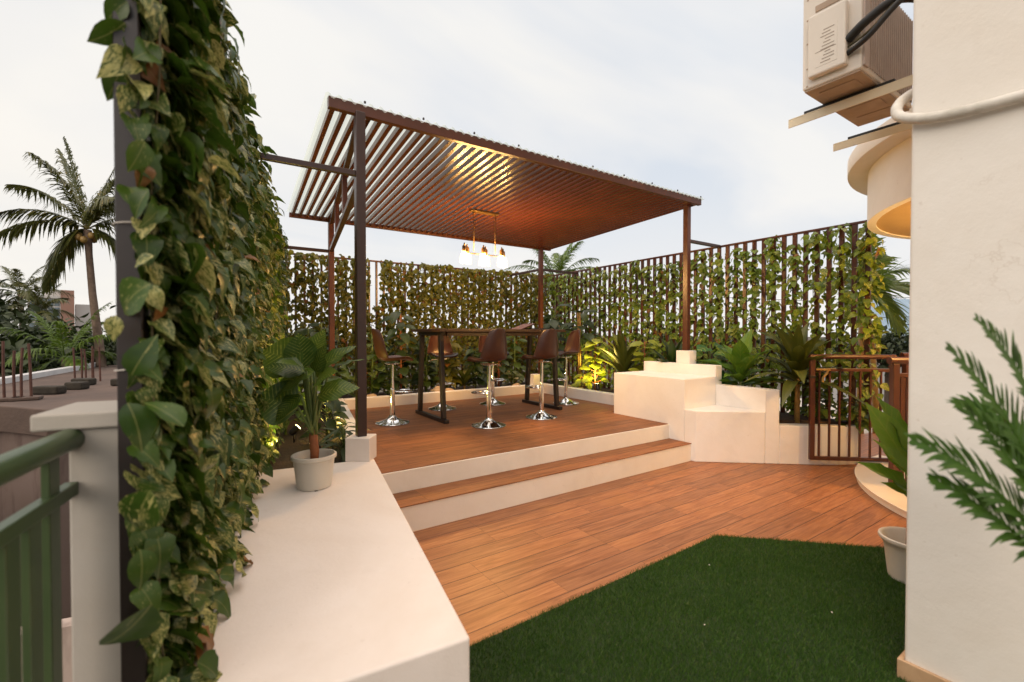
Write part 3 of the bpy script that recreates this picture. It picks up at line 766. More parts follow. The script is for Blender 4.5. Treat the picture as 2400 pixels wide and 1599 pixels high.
for i, x in enumerate(LX):
    sgn = -1 if i % 2 == 0 else 1; y = CY + sgn * .085; zt = 2.565 if i % 2 else 2.545
    c = (x, y, zt)
    b = MB(); b.lathe([(.0, .006), (.016, .004), (.024, -.01), (.024, -.075), (.020, -.08)], 16, c); b.build('lamp_socket', M_brass, ch, smooth=True, auto=40)
    b = MB(); b.lathe([(.025, -.07), (.034, -.085), (.046, -.12), (.052, -.16), (.055, -.20), (.060, -.215)], 22, c); b.build('glass_shade', mg, ch, smooth=True)
    b = MB(); b.lathe([(.010, -.080), (.014, -.10), (.024, -.125), (.030, -.15), (.027, -.172), (.015, -.186), (0, -.19)], 18, c); b.build('bulb', M_bulb, ch, smooth=True)
    if i in (0, 2, 3, 5):
        L = bpy.data.lights.new('bulb_light', 'POINT'); L.energy = 72; L.color = (1, .52, .15); L.shadow_soft_size = .05
        lo = bpy.data.objects.new('bulb_light', L); COL.objects.link(lo); lo.parent = ch; lo.location = (x - CX, y - CY, zt - .15 - zc)

# ------------------------------------------------------------------ garden spotlights
M_lampglow = glow('spot_lens', (1.0, .82, .26), 42)
def spot(loc, aim, label, e, col=(1, .74, .16), size=.035):
    th = thing('garden_spotlight', label, 'spotlight', loc)
    a = Vector(aim).normalized(); p = Vector(loc)
    b = MB(); b.tube([p, p + Vector((0, 0, .10))], .007, 7); b.build('stake', M_dark, th, smooth=True)
    c = p + Vector((0, 0, .12))
    b = MB(); b.tube([c - a * .05, c - a * .02, c + a * .05], [.018, .034, .036], 16); b.build('housing', M_dark, th, smooth=True, auto=40)
    b = MB(); b.tube([c + a * .0505, c + a * .054], [.031, .030], 16); b.build('lens', M_lampglow, th)
    L = bpy.data.lights.new('spot_light', 'SPOT'); L.energy = e; L.color = col; L.shadow_soft_size = size; L.spot_size = R(150); L.spot_blend = .6
    lo = bpy.data.objects.new('spot_light', L); COL.objects.link(lo); lo.parent = th; lo.location = c + a * .075 - p
    lo.rotation_euler = a.to_track_quat('-Z', 'Y').to_euler()
spot((5.24, 5.30, .45), (.2, .45, .85), 'yellow garden spotlight shining up in the right planter beside the block seat', 120, size=.05)
spot((.80, 4.25, .33), (-.55, .15, .8), 'yellow garden spotlight glowing behind the white flower pot on the bench', 70)
spot((.74, 5.05, .33), (.75, .1, .65), 'yellow garden spotlight in the left planter, halfway along the low curb', 60)
spot((1.12, 6.1, .33), (.1, .6, .8), 'yellow garden spotlight at the far end of the left planter', 14)
bx_ = thing('light_box', 'small white cube lamp on the back curb corner behind the right trestle', 'lamp', (4.99, 6.62, .517))
b = MB(); b.bx(4.88, 5.05, 6.545, 6.69, .518, .70); b.build('housing', M_white, bx_, bevel=.005)
b = MB(); b.bx(5.0505, 5.054, 6.57, 6.665, .54, .68); b.build('lens', glow('cube_lens', (1, .78, .30), 3.0), bx_)

# ------------------------------------------------------------------ gate and railing
gd = Vector((.76, -.65, 0)).normalized(); gp = Vector((5.395, 2.265, 0))
gt = thing('metal_gate', 'open brown metal gate with thin bars standing against the low planter wall', 'gate', tuple(gp))
def gpt(s, z): q = gp + gd * s; return (q.x, q.y, z)
def gbox(s0, s1, z0, z1, t=.04, mat=None):
    b = MB(); q = gp + gd * ((s0 + s1) / 2); b.box((q.x, q.y, (z0 + z1) / 2), (s1 - s0, t, z1 - z0), math.atan2(gd.y, gd.x)); return b
b = gbox(0, .048, .075, 1.165)
b2 = gbox(.792, .84, .075, 1.165); b.add(b2.v, b2.f)
b2 = gbox(.0485, .7915, .075, .115); b.add(b2.v, b2.f)
b.build('frame', M_redbr, gt, bevel=.004)
b = MB(); b.tube([gpt(-.004, 1.187), gpt(.845, 1.187)], .025, 14); b.build('top_rail', M_redbr, gt, smooth=True, auto=40)
b = gbox(.0485, .7915, 1.03, 1.062); b.build('mid_rail', M_redbr, gt, bevel=.003)
for i in range(7):
    s0 = .088 + i * .1015; b = gbox(s0, s0 + .018, .1152, 1.0298, .018); b.build('bar', M_redbr, gt, bevel=.002)
b = MB(); q0 = Vector(gpt(.05, 1.05)) - Vector((.65, .76, 0)) * .03
b.bar(q0, Vector(gpt(.19, 1.048)) - Vector((.65, .76, 0)) * .03, .012, .014)
b.tube([Vector(gpt(.165, 1.045)) - Vector((.65, .76, 0)) * .03, Vector(gpt(.15, 1.01)) - Vector((.65, .76, 0)) * .035, Vector(gpt(.115, .965)) - Vector((.65, .76, 0)) * .035, Vector(gpt(.112, .92)) - Vector((.65, .76, 0)) * .03], .014, 8)
b.build('latch', M_cane, gt, smooth=True, auto=40)
b = gbox(-.006, .052, .955, .985, .052); b.build('lock_band', M_dark, gt, bevel=.003)

rl = thing('stair_railing', 'red brown metal railing of flat uprights beside the gate, running behind the house corner', 'railing', (5.10, 1.454, 0))
rd = Vector((.829, -.559, 0))
def rp(s, z): q = Vector((5.10, 1.454, 0)) + rd * s; return (q.x, q.y, z)
ra = math.atan2(rd.y, rd.x)
def rbox(s0, s1, z0, z1, t):
    b = MB(); q = Vector(rp((s0 + s1) / 2, (z0 + z1) / 2)); b.box(q, (s1 - s0, t, z1 - z0), ra); return b
rbox(-.028, .028, .067, 1.165, .05).build('post', M_redbr, rl, bevel=.004)
b = MB(); b.tube([rp(-.05, 1.192), rp(.75, 1.192)], .032, 14); b.build('handrail', M_redbr, rl, smooth=True, auto=40)
rbox(.0285, .75, 1.045, 1.08, .03).build('sub_rail', M_redbr, rl, bevel=.003)
rbox(.0285, .75, .10, .13, .03).build('bottom_rail', M_redbr, rl, bevel=.003)
for i in range(12):
    s0 = .05 + i * .058; rbox(s0, s0 + .042, .1305, 1.0445, .014).build('upright', M_redbr, rl, bevel=.002)
r2 = thing('stair_railing', 'far brown metal railing with thin bars joining the open gate at its hinge', 'railing', (6.16, 1.66, 0))
def r2p(s, z): return (6.16 + s * .93, 1.66 - s * .37, z)
def r2box(s0, s1, z0, z1, t):
    b = MB(); q = Vector(r2p((s0 + s1) / 2, (z0 + z1) / 2)); b.box(q, (s1 - s0, t, z1 - z0), math.atan2(-.37, .93)); return b
r2box(-.03, .03, .0, 1.17, .05).build('post', M_redbr, r2, bevel=.004)
b = MB(); b.tube([r2p(-.06, 1.205), r2p(.4, 1.205), r2p(2.2, 1.22)], .028, 12); b.build('handrail', M_redbr, r2, smooth=True, auto=40)
r2box(.0305, 2.2, 1.03, 1.065, .03).build('sub_rail', M_redbr, r2, bevel=.003)
r2box(.0305, 2.2, .08, .11, .03).build('bottom_rail', M_redbr, r2, bevel=.003)
for i in range(19):
    s0 = .10 + i * .11; r2box(s0, s0 + .018, .1105, 1.0295, .018).build('bar', M_redbr, r2, bevel=.002)

# ------------------------------------------------------------------ air conditioner on brackets
ac = thing('air_conditioner', 'cream air conditioner outdoor unit on brackets high on the house wall', 'air conditioner', (3.25, 1.09, 3.0))
b = MB(); b.bx(3.245, 4.13, 1.10, 1.425, 3.012, 3.62); b.build('casing', M_acw, ac, bevel=.012, seg=3)
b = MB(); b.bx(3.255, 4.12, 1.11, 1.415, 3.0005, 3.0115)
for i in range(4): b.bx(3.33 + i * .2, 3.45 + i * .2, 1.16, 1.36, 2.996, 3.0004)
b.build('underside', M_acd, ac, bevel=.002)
b = MB(); b.bx(3.195, 3.2445, 1.165, 1.375, 3.055, 3.44); b.build('service_cover', M_acw, ac, bevel=.012, seg=3)
b = MB(); b.bx(3.1935, 3.1949, 1.21, 1.335, 3.10, 3.335); b.build('label_sheet', M_paper, ac)
b = MB()
for i in range(11):
    b.bx(3.1922, 3.1934, 1.225 + (.0 if i % 3 else .02), 1.30 - (i % 4) * .008, 3.116 + i * .0195, 3.121 + i * .0195)
b.bx(3.1922, 3.1934, 1.215, 1.33, 3.19, 3.193); b.build('label_print', M_ink, ac)
b = MB(); b.bx(3.2385, 3.2446, 1.19, 1.35, 3.475, 3.515); b.build('hand_recess', M_acd, ac, bevel=.004)
b = MB()
for i in range(22):
    x = 3.33 + i * .036; b.bar((x, 1.094, 3.04), (x + .0, 1.094, 3.60), .010, .008, up=(0, 1, 0))
b.bx(3.255, 3.32, 1.088, 1.0995, 3.03, 3.61); b.build('coil_grille', M_coil, ac)
for z in (3.03, 3.14, 3.30, 3.45, 3.58):
    b = MB(); b.box((3.2435, 1.395, z), (.005, .008, .008)); b.build('screw', M_acd, ac)
for k, X in enumerate((3.53, 4.27)):
    br = thing('wall_bracket', ['cream steel bracket under the near end of the air conditioner', 'cream steel bracket under the far end of the air conditioner'][k], 'bracket', (X, .64, 2.93))
    b = MB(); b.bx(X - .045, X + .045, .636, 1.62, 2.958, 2.966); b.bx(X - .045, X - .037, .636, 1.62, 2.905, 2.9575)
    b.build('arm', M_brkt, br, bevel=.002)
    b = MB(); b.bx(X - .02, X + .035, 1.02, 1.53, 2.967, 2.9955); b.build('rubber_pad', M_rub, br, bevel=.004)
def cable(name, pts, r, mat, label, cat):
    # Catmull-Rom through the points
    P = [Vector(p) for p in pts]; out_ = []
    for i in range(len(P) - 1):
        a, b_, c, d_ = P[max(i - 1, 0)], P[i], P[i + 1], P[min(i + 2, len(P) - 1)]
        for k in range(8):
            t = k / 8; out_.append(.5 * ((2 * b_) + (c - a) * t + (2 * a - 5 * b_ + 4 * c - d_) * t * t + (3 * b_ - a - 3 * c + d_) * t ** 3))
    out_.append(P[-1]); b = MB(); b.tube(out_, r, 10)
    return tag(b.build(name, mat, smooth=True, auto=50), label, cat)
cable('pipe', [(3.225, 1.165, 3.20), (3.20, 1.06, 3.25), (3.22, .93, 3.30), (3.30, .80, 3.24), (3.40, .70, 3.05), (3.46, .64, 2.90)], .026, M_rub, 'thick black insulated pipe curving from the air conditioner down to the wall', 'pipe')
cable('pipe', [(3.225, 1.165, 3.12), (3.19, 1.05, 3.15), (3.19, .93, 3.25), (3.24, .80, 3.36), (3.30, .72, 3.34), (3.34, .64, 3.16)], .016, M_rub, 'thinner black cable looping over the thick pipe beside the air conditioner', 'cable')
cable('wire', [(3.23, 1.165, 3.16), (3.18, 1.02, 3.19), (3.25, .85, 3.40), (3.30, .74, 3.50), (3.36, .64, 3.62)], .006, M_twig, 'thin olive wire rising from the air conditioner to the wall', 'wire')
cable('pipe', [(2.347, -1.2, 2.258), (2.347, .05, 2.252), (2.347, .32, 2.252), (2.345, .48, 2.258), (2.346, .585, 2.275), (2.352, .665, 2.315), (2.42, .69, 2.39), (2.52, .67, 2.46), (2.62, .66, 2.50)], .020, M_pipe,
      'white wrapped pipe running along the cream house wall and round its corner', 'pipe')
wg = thing('window_grille', 'brown bars behind the air conditioner cables at the top of the picture', 'grille', (3.5, .7, 3.3))
for i in range(3):
    b = MB(); b.bx(3.46 + i * .13, 3.49 + i * .13, .66, .685, 3.02, 4.2); b.build('bar', M_brown, wg, bevel=.003)

# ------------------------------------------------------------------ green railing and white pillar on the left
FD = Vector((KX, 1, 0)).normalized(); FN = Vector((-FD.y, FD.x, 0))
def fp(s, o, z): q = FD * s + FN * o; return (q.x, q.y, z)
fa = math.atan2(FD.y, FD.x)
def fbox(s0, s1, o0, o1, z0, z1):
    b = MB(); b.box(fp((s0 + s1) / 2, (o0 + o1) / 2, (z0 + z1) / 2), (s1 - s0, o1 - o0, z1 - z0), fa); return b
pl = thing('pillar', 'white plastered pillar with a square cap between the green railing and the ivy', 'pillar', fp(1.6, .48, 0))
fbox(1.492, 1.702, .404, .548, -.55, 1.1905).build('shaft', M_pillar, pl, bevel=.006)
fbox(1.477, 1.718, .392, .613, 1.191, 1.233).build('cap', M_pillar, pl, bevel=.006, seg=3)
gr = thing('green_railing', 'green painted metal railing with a round handrail at the left edge', 'railing', fp(.6, .54, 0))
b = MB(); b.tube([fp(-.9, .541, 1.167), fp(1.478, .541, 1.167), fp(1.490, .541, 1.166)], .0275, 20); b.build('handrail', M_green, gr, smooth=True, auto=40)
fbox(-.9, 1.4915, .527, .555, 1.026, 1.059).build('mid_rail', M_green, gr, bevel=.003)
for i in range(26):
    s1 = 1.388 - i * .083
    fbox(s1 - .025, s1 + .025, .533, .549, -.5, 1.0255 if i else 1.141).build('baluster', M_green, gr, bevel=.003)
# ------------------------------------------------------------------ plants
CR = Vector((.829, -.559, 0)); CF = Vector((.559, .829, 0))      # photo's right / away directions on the ground
def petiole(b, a, c, r0, r1, sag=.0):
    a = Vector(a); c = Vector(c); mid = (a + c) / 2 + Vector((0, 0, sag))
    pts = []
    for k in range(7):
        t = k / 6; pts.append(a * (1 - t) ** 2 + mid * 2 * t * (1 - t) + c * t * t)
    b.tube(pts, [r0 + (r1 - r0) * k / 6 for k in range(7)], 7)

def one_leaf(th, mat, base, tip, nrm, width, rows=OVATE, droop=.3, fold=.25, cols=7, wave=.12):
    base = np.array(base); tip = np.array(tip); L = np.linalg.norm(tip - base)
    V, F, r0, u0 = place_leaves([base], [(tip - base)], [nrm], [L], rows, folds=((fold, droop),), cols=cols, wscale=[width], wave=wave)
    r0[:] = rng.random()
    return np_mesh('leaf', V, F, mat, th, r0, u0)
OV_FINE = [(0, .01), (.05, .10), (.12, .18), (.22, .25), (.34, .29), (.46, .29), (.58, .265), (.7, .215), (.82, .14), (.91, .07), (.97, .025), (1, .003)]
LN_FINE = [(0, .03), (.08, .05), (.18, .075), (.3, .09), (.42, .095), (.55, .09), (.68, .075), (.8, .052), (.9, .028), (.97, .01), (1, .002)]
RND = [(-.06, .12), (0, .26), (.1, .37), (.25, .44), (.42, .45), (.6, .38), (.76, .27), (.9, .12), (1, .004)]

def pot(th, c, r_top, r_bot, h, mat, plain=False):
    b = MB(); b.lathe([(r_bot - .01, .0), (r_bot, .004), (r_top - .010, h * .86), (r_top - .002, h * .875), (r_top + .002, h * .89), (r_top + .002, h * .985), (r_top - .002, h), (r_top - .010, h), (r_top - .014, h * .97), (r_top - .028, h * .62), (0, h * .62)] if plain else [(r_bot - .01, .0), (r_bot, .004), (r_bot + .01, h * .35), (r_top - .022, h * .74), (r_top - .016, h * .80), (r_top - .006, h * .87), (r_top + .002, h * .90), (r_top + .006, h * .94),
        (r_top + .004, h * .985), (r_top - .004, h), (r_top - .014, h * .97), (r_top - .024, h * .70), (r_top - .028, h * .62), (0, h * .62)], 48, c)
    b.build('flower_pot', mat, th, smooth=True, auto=50)
# --- potted plant on the bench
pc = Vector((.560, 3.045, .4755))
p1 = thing('potted_plant', 'broad-leaved striped plant in a white pot standing on the bench', 'potted plant', tuple(pc))
pot(p1, pc, .130, .100, .205, M_pot, True)
b = MB(); b.lathe([(0, .128), (.10, .13), (.103, .122)], 24, pc); b.build('potting_soil', M_soil, p1)
b = MB(); b.tube([pc + Vector((0, 0, .12)), pc + Vector((.004, 0, .22)), pc + Vector((-.004, .002, .31)), pc + Vector((0, 0, .375))], [.022, .027, .026, .020], 12); b.build('stem', M_rust, p1, smooth=True)
def L1(rg, up, tw): return pc + CR * rg - CF * tw + Vector((0, 0, up - .4755))
lv = [((-.06, 1.24, .03), (-.32, 1.36, .05), (-.3, .55, .9), 1.05, .3), ((-.055, 1.22, .02), (-.10, 1.44, .0), (.15, .3, 1), .95, .1),
      ((.03, 1.20, .06), (-.27, 1.13, .14), (0, .9, .5), .75, .45), ((-.055, .985, .09), (-.265, 1.075, .17), (-.05, .55, .95), 1.25, .15),
      ((.06, 1.05, .08), (.275, 1.16, .10), (-.25, .75, .6), .85, .35), ((.01, 1.19, -.01), (.21, 1.40, -.05), (-.5, .5, .7), .55, .25),
      ((.085, 1.19, -.02), (.28, 1.31, -.06), (-.25, .95, .2), .45, .2), ((-.04, 1.26, -.04), (.03, 1.47, -.08), (0, .3, .9), .6, .1),
      ((.0, 1.21, .10), (-.06, 1.33, .24), (0, .85, .4), .85, .4), ((.03, 1.10, -.06), (.22, 1.14, -.22), (0, .9, .3), .8, .3), ((-.06, 1.12, -.05), (-.25, 1.2, -.2), (0, .9, .3), .85, .3),
      ((.02, 1.16, .0), (.07, 1.37, .07), (-.4, .4, .8), .75, .2), ((-.03, 1.20, .06), (-.20, 1.28, .16), (-.2, .7, .7), .8, .35), ((.04, 1.12, .08), (.16, 1.25, .18), (.2, .8, .6), .8, .35), ((-.03, 1.06, .1), (-.16, .98, .22), (0, .9, .5), .8, .4)]
b = MB()
for (a, t, nn, w, dr) in lv:
    A = L1(*a); T = L1(*t); nrm = CR * nn[0] + Vector((0, 0, nn[1])) - CF * nn[2]
    petiole(b, pc + Vector((random.uniform(-.012, .012), random.uniform(-.012, .012), .33)), A, .013, .006, -.01)
    one_leaf(p1, L_DIEF, A, T, nrm, w * 1.62, OV_FINE, dr, .15)
b.build('leaf_stalks', M_stem, p1, smooth=True)
b = MB(); b.box((.552, 2.946, .4775), (.018, .012, .003)); tag(b.build('pebble', M_soil, bevel=.001), 'small dark crumb lying on the bench at the foot of the white pot', 'crumb')

# --- potted plant at the house corner
pc2 = Vector((3.375, .872, .0125))
p2 = thing('potted_plant', 'plant with long arching leaves in a white pot on the grass at the house corner', 'potted plant', tuple(pc2))
pot(p2, pc2, .150, .108, .245, M_pot)
b = MB(); b.lathe([(0, .15), (.11, .152), (.118, .144)], 24, pc2); b.build('potting_soil', M_soil, p2)
b = MB(); b.tube([pc2 + Vector((0, 0, .14)), pc2 + Vector((0, .0, .30)), pc2 + Vector((0, 0, .42))], [.030, .028, .022], 12); b.build('stem', M_rust, p2, smooth=True)
b = MB()
def L2(rg, up, tw): return pc2 + CR * rg - CF * tw + Vector((0, 0, up))
lv2 = [((-.02, .62, .02), (-.275, 1.02, .06), (-.4, .5, .8), .62, .15), ((.0, .66, .0), (-.17, 1.08, .0), (.45, .35, .9), .66, .12), ((-.03, .50, .04), (-.33, .74, .10), (.1, .8, .7), .50, .2),
       ((-.02, .52, .06), (-.26, .86, .15), (.25, .6, .8), .5, .2), ((-.02, .46, .03), (-.20, .62, .12), (.2, .7, .8), .5, .3), ((.04, .75, -.02), (.10, 1.25, -.06), (.2, .2, .9), .5, .15), ((.05, .62, .04), (.26, 1.0, .08), (-.2, .6, .8), .5, .3), ((.02, .6, -.06), (.15, .95, -.22), (0, .8, .3), .5, .3)]
for (a, t, nn, w, dr) in lv2:
    A = L2(*a); T = L2(*t); nrm = CR * nn[0] + Vector((0, 0, nn[1])) - CF * nn[2]
    petiole(b, pc2 + Vector((0, 0, .40)), A, .017, .008)
    one_leaf(p2, L_BAN, A, T, nrm, w, OV_FINE, dr)
b.build('leaf_stalks', M_stem, p2, smooth=True)
b = MB(); b.lathe([(0, 0), (.028, .004), (.036, .016), (.028, .028), (0, .032)], 16, (3.315, .86, .166)); tag(b.build('pebble', M_pot, p2, smooth=True), 'white pebble in the pot')

# --- rosettes, canes, shrubs
def rosette(name, label, cat, loc, z0, z1, n, length, mat, rows=LN_FINE, w=1.0, tilt=(.15, 1.2), stem_r=.02, stem_m=M_cane, droop=(.25, .7), arc_from=None, group=None):
    th = thing(name, label, cat, loc, 0, group); c = Vector(loc)
    b = MB(); top = c + Vector((0, 0, z1 - z0)); b.tube([c - Vector((0, 0, .02)), (c + top) / 2 + Vector((.01, 0, 0)), top], [stem_r * 1.15, stem_r, stem_r * .9], 9); b.build('stem', stem_m, th, smooth=True)
    P = []; D = []; N = []; S = []
    for i in range(n):
        a = i * 2.39996 + random.uniform(-.3, .3); f = i / max(n - 1, 1)
        el = math.pi / 2 - (tilt[0] + (tilt[1] - tilt[0]) * (1 - f)) + random.uniform(-.12, .12)
        d_ = Vector((math.cos(a) * math.cos(el), math.sin(a) * math.cos(el), math.sin(el)))
        nn = Vector((-math.cos(a) * math.sin(el), -math.sin(a) * math.sin(el), math.cos(el)))
        P.append(top - Vector((0, 0, (1 - f) * (z1 - z0) * .35)) + d_ * stem_r * .5); D.append(d_); N.append(nn); S.append(length * random.uniform(.75, 1.1))
    if n <= 14:
        for p_, d_, n_, s_ in zip(P, D, N, S):
            one_leaf(th, mat, p_, p_ + d_ * s_, n_, w, rows, random.uniform(*droop), .28, 5)
    else:
        leaf_obj('leaves', mat, th, P, D, N, S, rows, folds=((.3, droop[0]), (.25, (droop[0] + droop[1]) / 2), (.3, droop[1])), cols=5, wscale=[w] * n)
    return th
def layered(name, label, cat, loc, h, n, size, mat, rows=RND, spread=.14, stem_m=M_rust, tilt=.35, group=None, stem_r=.012, z_from=.12):
    """upright stem with leaves held out on short stalks at all heights"""
    th = thing(name, label, cat, loc, 0, group); c = Vector(loc)
    b = MB(); b.tube([c - Vector((0, 0, .02)), c + Vector((.01, .01, h * .5)), c + Vector((0, 0, h))], [stem_r * 1.2, stem_r, stem_r * .7], 8)
    P = []; D = []; N = []; S = []
    for i in range(n):
        a = i * 2.39996 + random.uniform(-.4, .4); z = h * (z_from + (1 - z_from) * (i + .5) / n); k = spread * (1.1 - .5 * i / n) * random.uniform(.6, 1.2)
        q = c + Vector((math.cos(a) * k * .4, math.sin(a) * k * .4, z + .03))
        dd = Vector((math.cos(a), math.sin(a), random.uniform(-.45, .15) * 1.2))
        b.tube([c + Vector((0, 0, z - .02)), q], .0035, 5)
        P.append(q); D.append(dd); N.append(Vector((math.cos(a) * tilt * .6, math.sin(a) * tilt * .6, 1)) - CF * tilt); S.append(size * random.uniform(.75, 1.15))
    b.build('stem', stem_m, th, smooth=True)
    leaf_obj('leaves', mat, th, P, D, N, S, rows, folds=((.12, .2), (.2, .45), (.1, .05)), cols=5, wave=.06)
    return th
ZS = .455
# right planter, from the back corner towards the gate
def cane_plant(name, label, cat, loc, z_leaf0, z_top, n, size, mat, canes=3, rows=OVATE, stem_m=M_cane, spread=.20):
    th = thing(name, label, cat, loc); c = Vector(loc); b = MB()
    for k in range(canes):
        o_ = Vector((random.uniform(-.05, .05), random.uniform(-.05, .05), 0))
        b.tube([c + o_ * .6, c + o_ + Vector((0, 0, z_top * .55)), c + o_ * 1.4 + Vector((0, 0, z_top * .95))], [.016, .014, .008], 8)
    b.build('stem', stem_m, th, smooth=True)
    P = []; D = []; N = []; S = []
    for i in range(n):
        a = i * 2.39996; z = z_leaf0 + (z_top - z_leaf0) * random.random(); k = random.uniform(.02, spread)
        P.append(c + Vector((math.cos(a) * k, math.sin(a) * k, z))); el = random.uniform(-.5, .6)
        D.append(Vector((math.cos(a), math.sin(a), el))); N.append(Vector((-.3 * math.cos(a), -.3 * math.sin(a), 1)) - CF * .4); S.append(size * random.uniform(.7, 1.15))
    leaf_obj('leaves', mat, th, P, D, N, S, rows, folds=((.2, .35), (.2, .7), (.3, .15)), cols=5, wave=.1)
    return th
cane_plant('cane_plant', 'tall plant on bare golden canes between the right end stool and the yellow-lit shrub', 'plant', (5.50, 5.98, ZS), .72, 1.42, 34, .30, L_RUB, 3)
layered('lime_shrub', 'lime green shrub with rounded leaves above the glowing spotlight in the right planter', 'shrub', (5.44, 5.56, ZS), .90, 30, .19, L_LIME, spread=.24)
layered('lime_shrub', 'low lime green plant right beside the glowing spotlight at the right curb', 'shrub', (5.34, 5.72, ZS), .30, 9, .16, L_LIME, spread=.2)
rosette('dracaena', 'dark upright dracaena between the two lime green shrubs', 'plant', (5.50, 4.98, ZS), ZS, ZS + .42, 28, .66, L_DARK, LN_FINE, 1.15, (.08, .75), .025, M_cane, (.1, .4))
layered('lime_shrub', 'lime green shrub with rounded leaves just above the back of the block seat', 'shrub', (5.47, 4.55, ZS), .86, 24, .19, L_LIME, spread=.26)
rosette('dracaena', 'dark leafy dracaena close to the left of the front right pergola post', 'plant', (5.50, 4.06, ZS), ZS, ZS + .50, 16, .55, L_RUB, LN_FINE, 1.3, (.1, .8), .022, M_cane, (.1, .4))
layered('caladium', 'green caladium with yellow leaf hearts to the right of the front right pergola post', 'plant', (5.50, 3.50, ZS), .84, 20, .235, L_CAL, RND, .30, M_stem, .55, z_from=.28)
rosette('banana_plant', 'young banana plant with upright bright green leaves behind the block seat', 'plant', (5.45, 3.06, ZS), ZS, ZS + .50, 14, .56, L_BAN, OV_FINE, .66, (.15, 1.35), .02, M_stem, (.2, .55))
rosette('cordyline', 'large dark cordyline with broad strap leaves between the block seat and the gate', 'plant', (5.55, 2.46, ZS - .01), ZS, ZS + .60, 36, .64, L_DARK, LN_FINE, 1.1, (.08, 1.25), .026, M_cane, (.4, .8))
layered('ground_ivy', 'low dark green foliage at the foot of the banana plant', 'plant', (5.42, 3.28, ZS), .30, 22, .14, L_RUB, HEART, .34, M_stem)
layered('ground_ivy', 'trailing green foliage over the planter wall behind the open gate', 'plant', (5.93, 2.02, .34), .34, 30, .11, L_MID, HEART, .26, M_stem)
layered('ground_ivy', 'low foliage behind the planter wall at the foot of the right fence', 'plant', (5.78, 2.33, ZS - .02), .36, 30, .12, L_MID, HEART, .28, M_stem)
# back planter, left to right
back = [('rubber_plant', 'dark glossy rubber plant at the left end of the back curb', 'plant', 1.42, 7.12, 1.15, 30, .26, L_RUB),
        ('leafy_shrub', 'bright green leafy shrub just right of the front left pergola post', 'shrub', 2.12, 6.98, .98, 26, .27, L_MID),
        ('rubber_plant', 'tall broad-leaved plant with a brown cane behind the left end stool', 'plant', 2.60, 7.05, 1.32, 34, .27, L_RUB),
        ('leafy_shrub', 'dark dense shrub behind the left trestle legs', 'shrub', 3.02, 7.0, .92, 44, .17, L_RUB),
        ('leafy_shrub', 'mottled shrub under the middle of the table, behind the curb', 'shrub', 3.42, 7.02, .84, 44, .16, IVY_FAR),
        ('rubber_plant', 'plant on a red stem seen between the two front stools', 'plant', 4.46, 7.05, .98, 26, .22, L_RUB),
        ('leafy_shrub', 'bright green plant seen between the two front stools at table height', 'shrub', 4.88, 7.15, .98, 22, .24, L_MID),
        ('leafy_shrub', 'pale variegated low plant between the two front stools, on the curb', 'shrub', 4.66, 6.86, .28, 16, .13, L_PALEV),
        ('rubber_plant', 'tall dark broad-leaved plant right of the back right pergola post', 'plant', 5.62, 6.95, 1.34, 46, .30, L_RUB),
        ('leafy_shrub', 'low bright foliage by the white cube lamp', 'shrub', 5.34, 6.58, .40, 20, .17, L_MID),
        ('leafy_shrub', 'low dark foliage along the back curb between the two left stools', 'shrub', 2.32, 6.86, .50, 40, .15, L_RUB),
        ('leafy_shrub', 'tangled dark foliage behind the middle front stool', 'shrub', 3.92, 6.95, .70, 50, .16, L_RUB),
        ('leafy_shrub', 'low dark foliage in the corner behind the back left pergola post', 'shrub', 1.60, 6.95, .55, 34, .16, L_MID)]
for (nm, lab, cat, x, y, h, n, sz, mat) in back:
    layered(nm, lab, cat, (x, y, ZS), h, n, sz, mat, OVATE if sz > .2 else HEART, .26 if sz > .2 else .30, M_rust if 'red' in lab or 'brown' in lab else M_stem, .5, stem_r=.016 if h > .9 else .008)
rosette('dracaena', 'dark spiky dracaena low behind the middle of the table', 'plant', (3.68, 6.92, ZS), ZS, ZS + .12, 22, .42, L_DARK, LN_FINE, 1.0, (.2, 1.3), .02, M_cane, (.2, .6))
# left planter
layered('leafy_shrub', 'dark leafy plant in the left planter between bench and back left post', 'shrub', (.98, 4.7, .33), .48, 34, .17, L_RUB, OVATE, .30, M_stem, .4)
layered('fern', 'dark pointed-leaved plant spilling over the left curb behind the pot', 'plant', (.98, 4.06, .33), .30, 30, .20, L_RUB, LANCE, .16, M_stem, .4)
layered('leafy_shrub', 'leafy shrub in the left planter at the foot of the ivy wall', 'shrub', (.72, 5.5, .33), .95, 40, .22, L_MID, OVATE, .28, M_stem, .4)
layered('leafy_shrub', 'bushy plant far back in the left planter against the back fence', 'shrub', (1.12, 6.45, .33), 1.2, 44, .24, L_RUB, OVATE, .30, M_stem, .4)
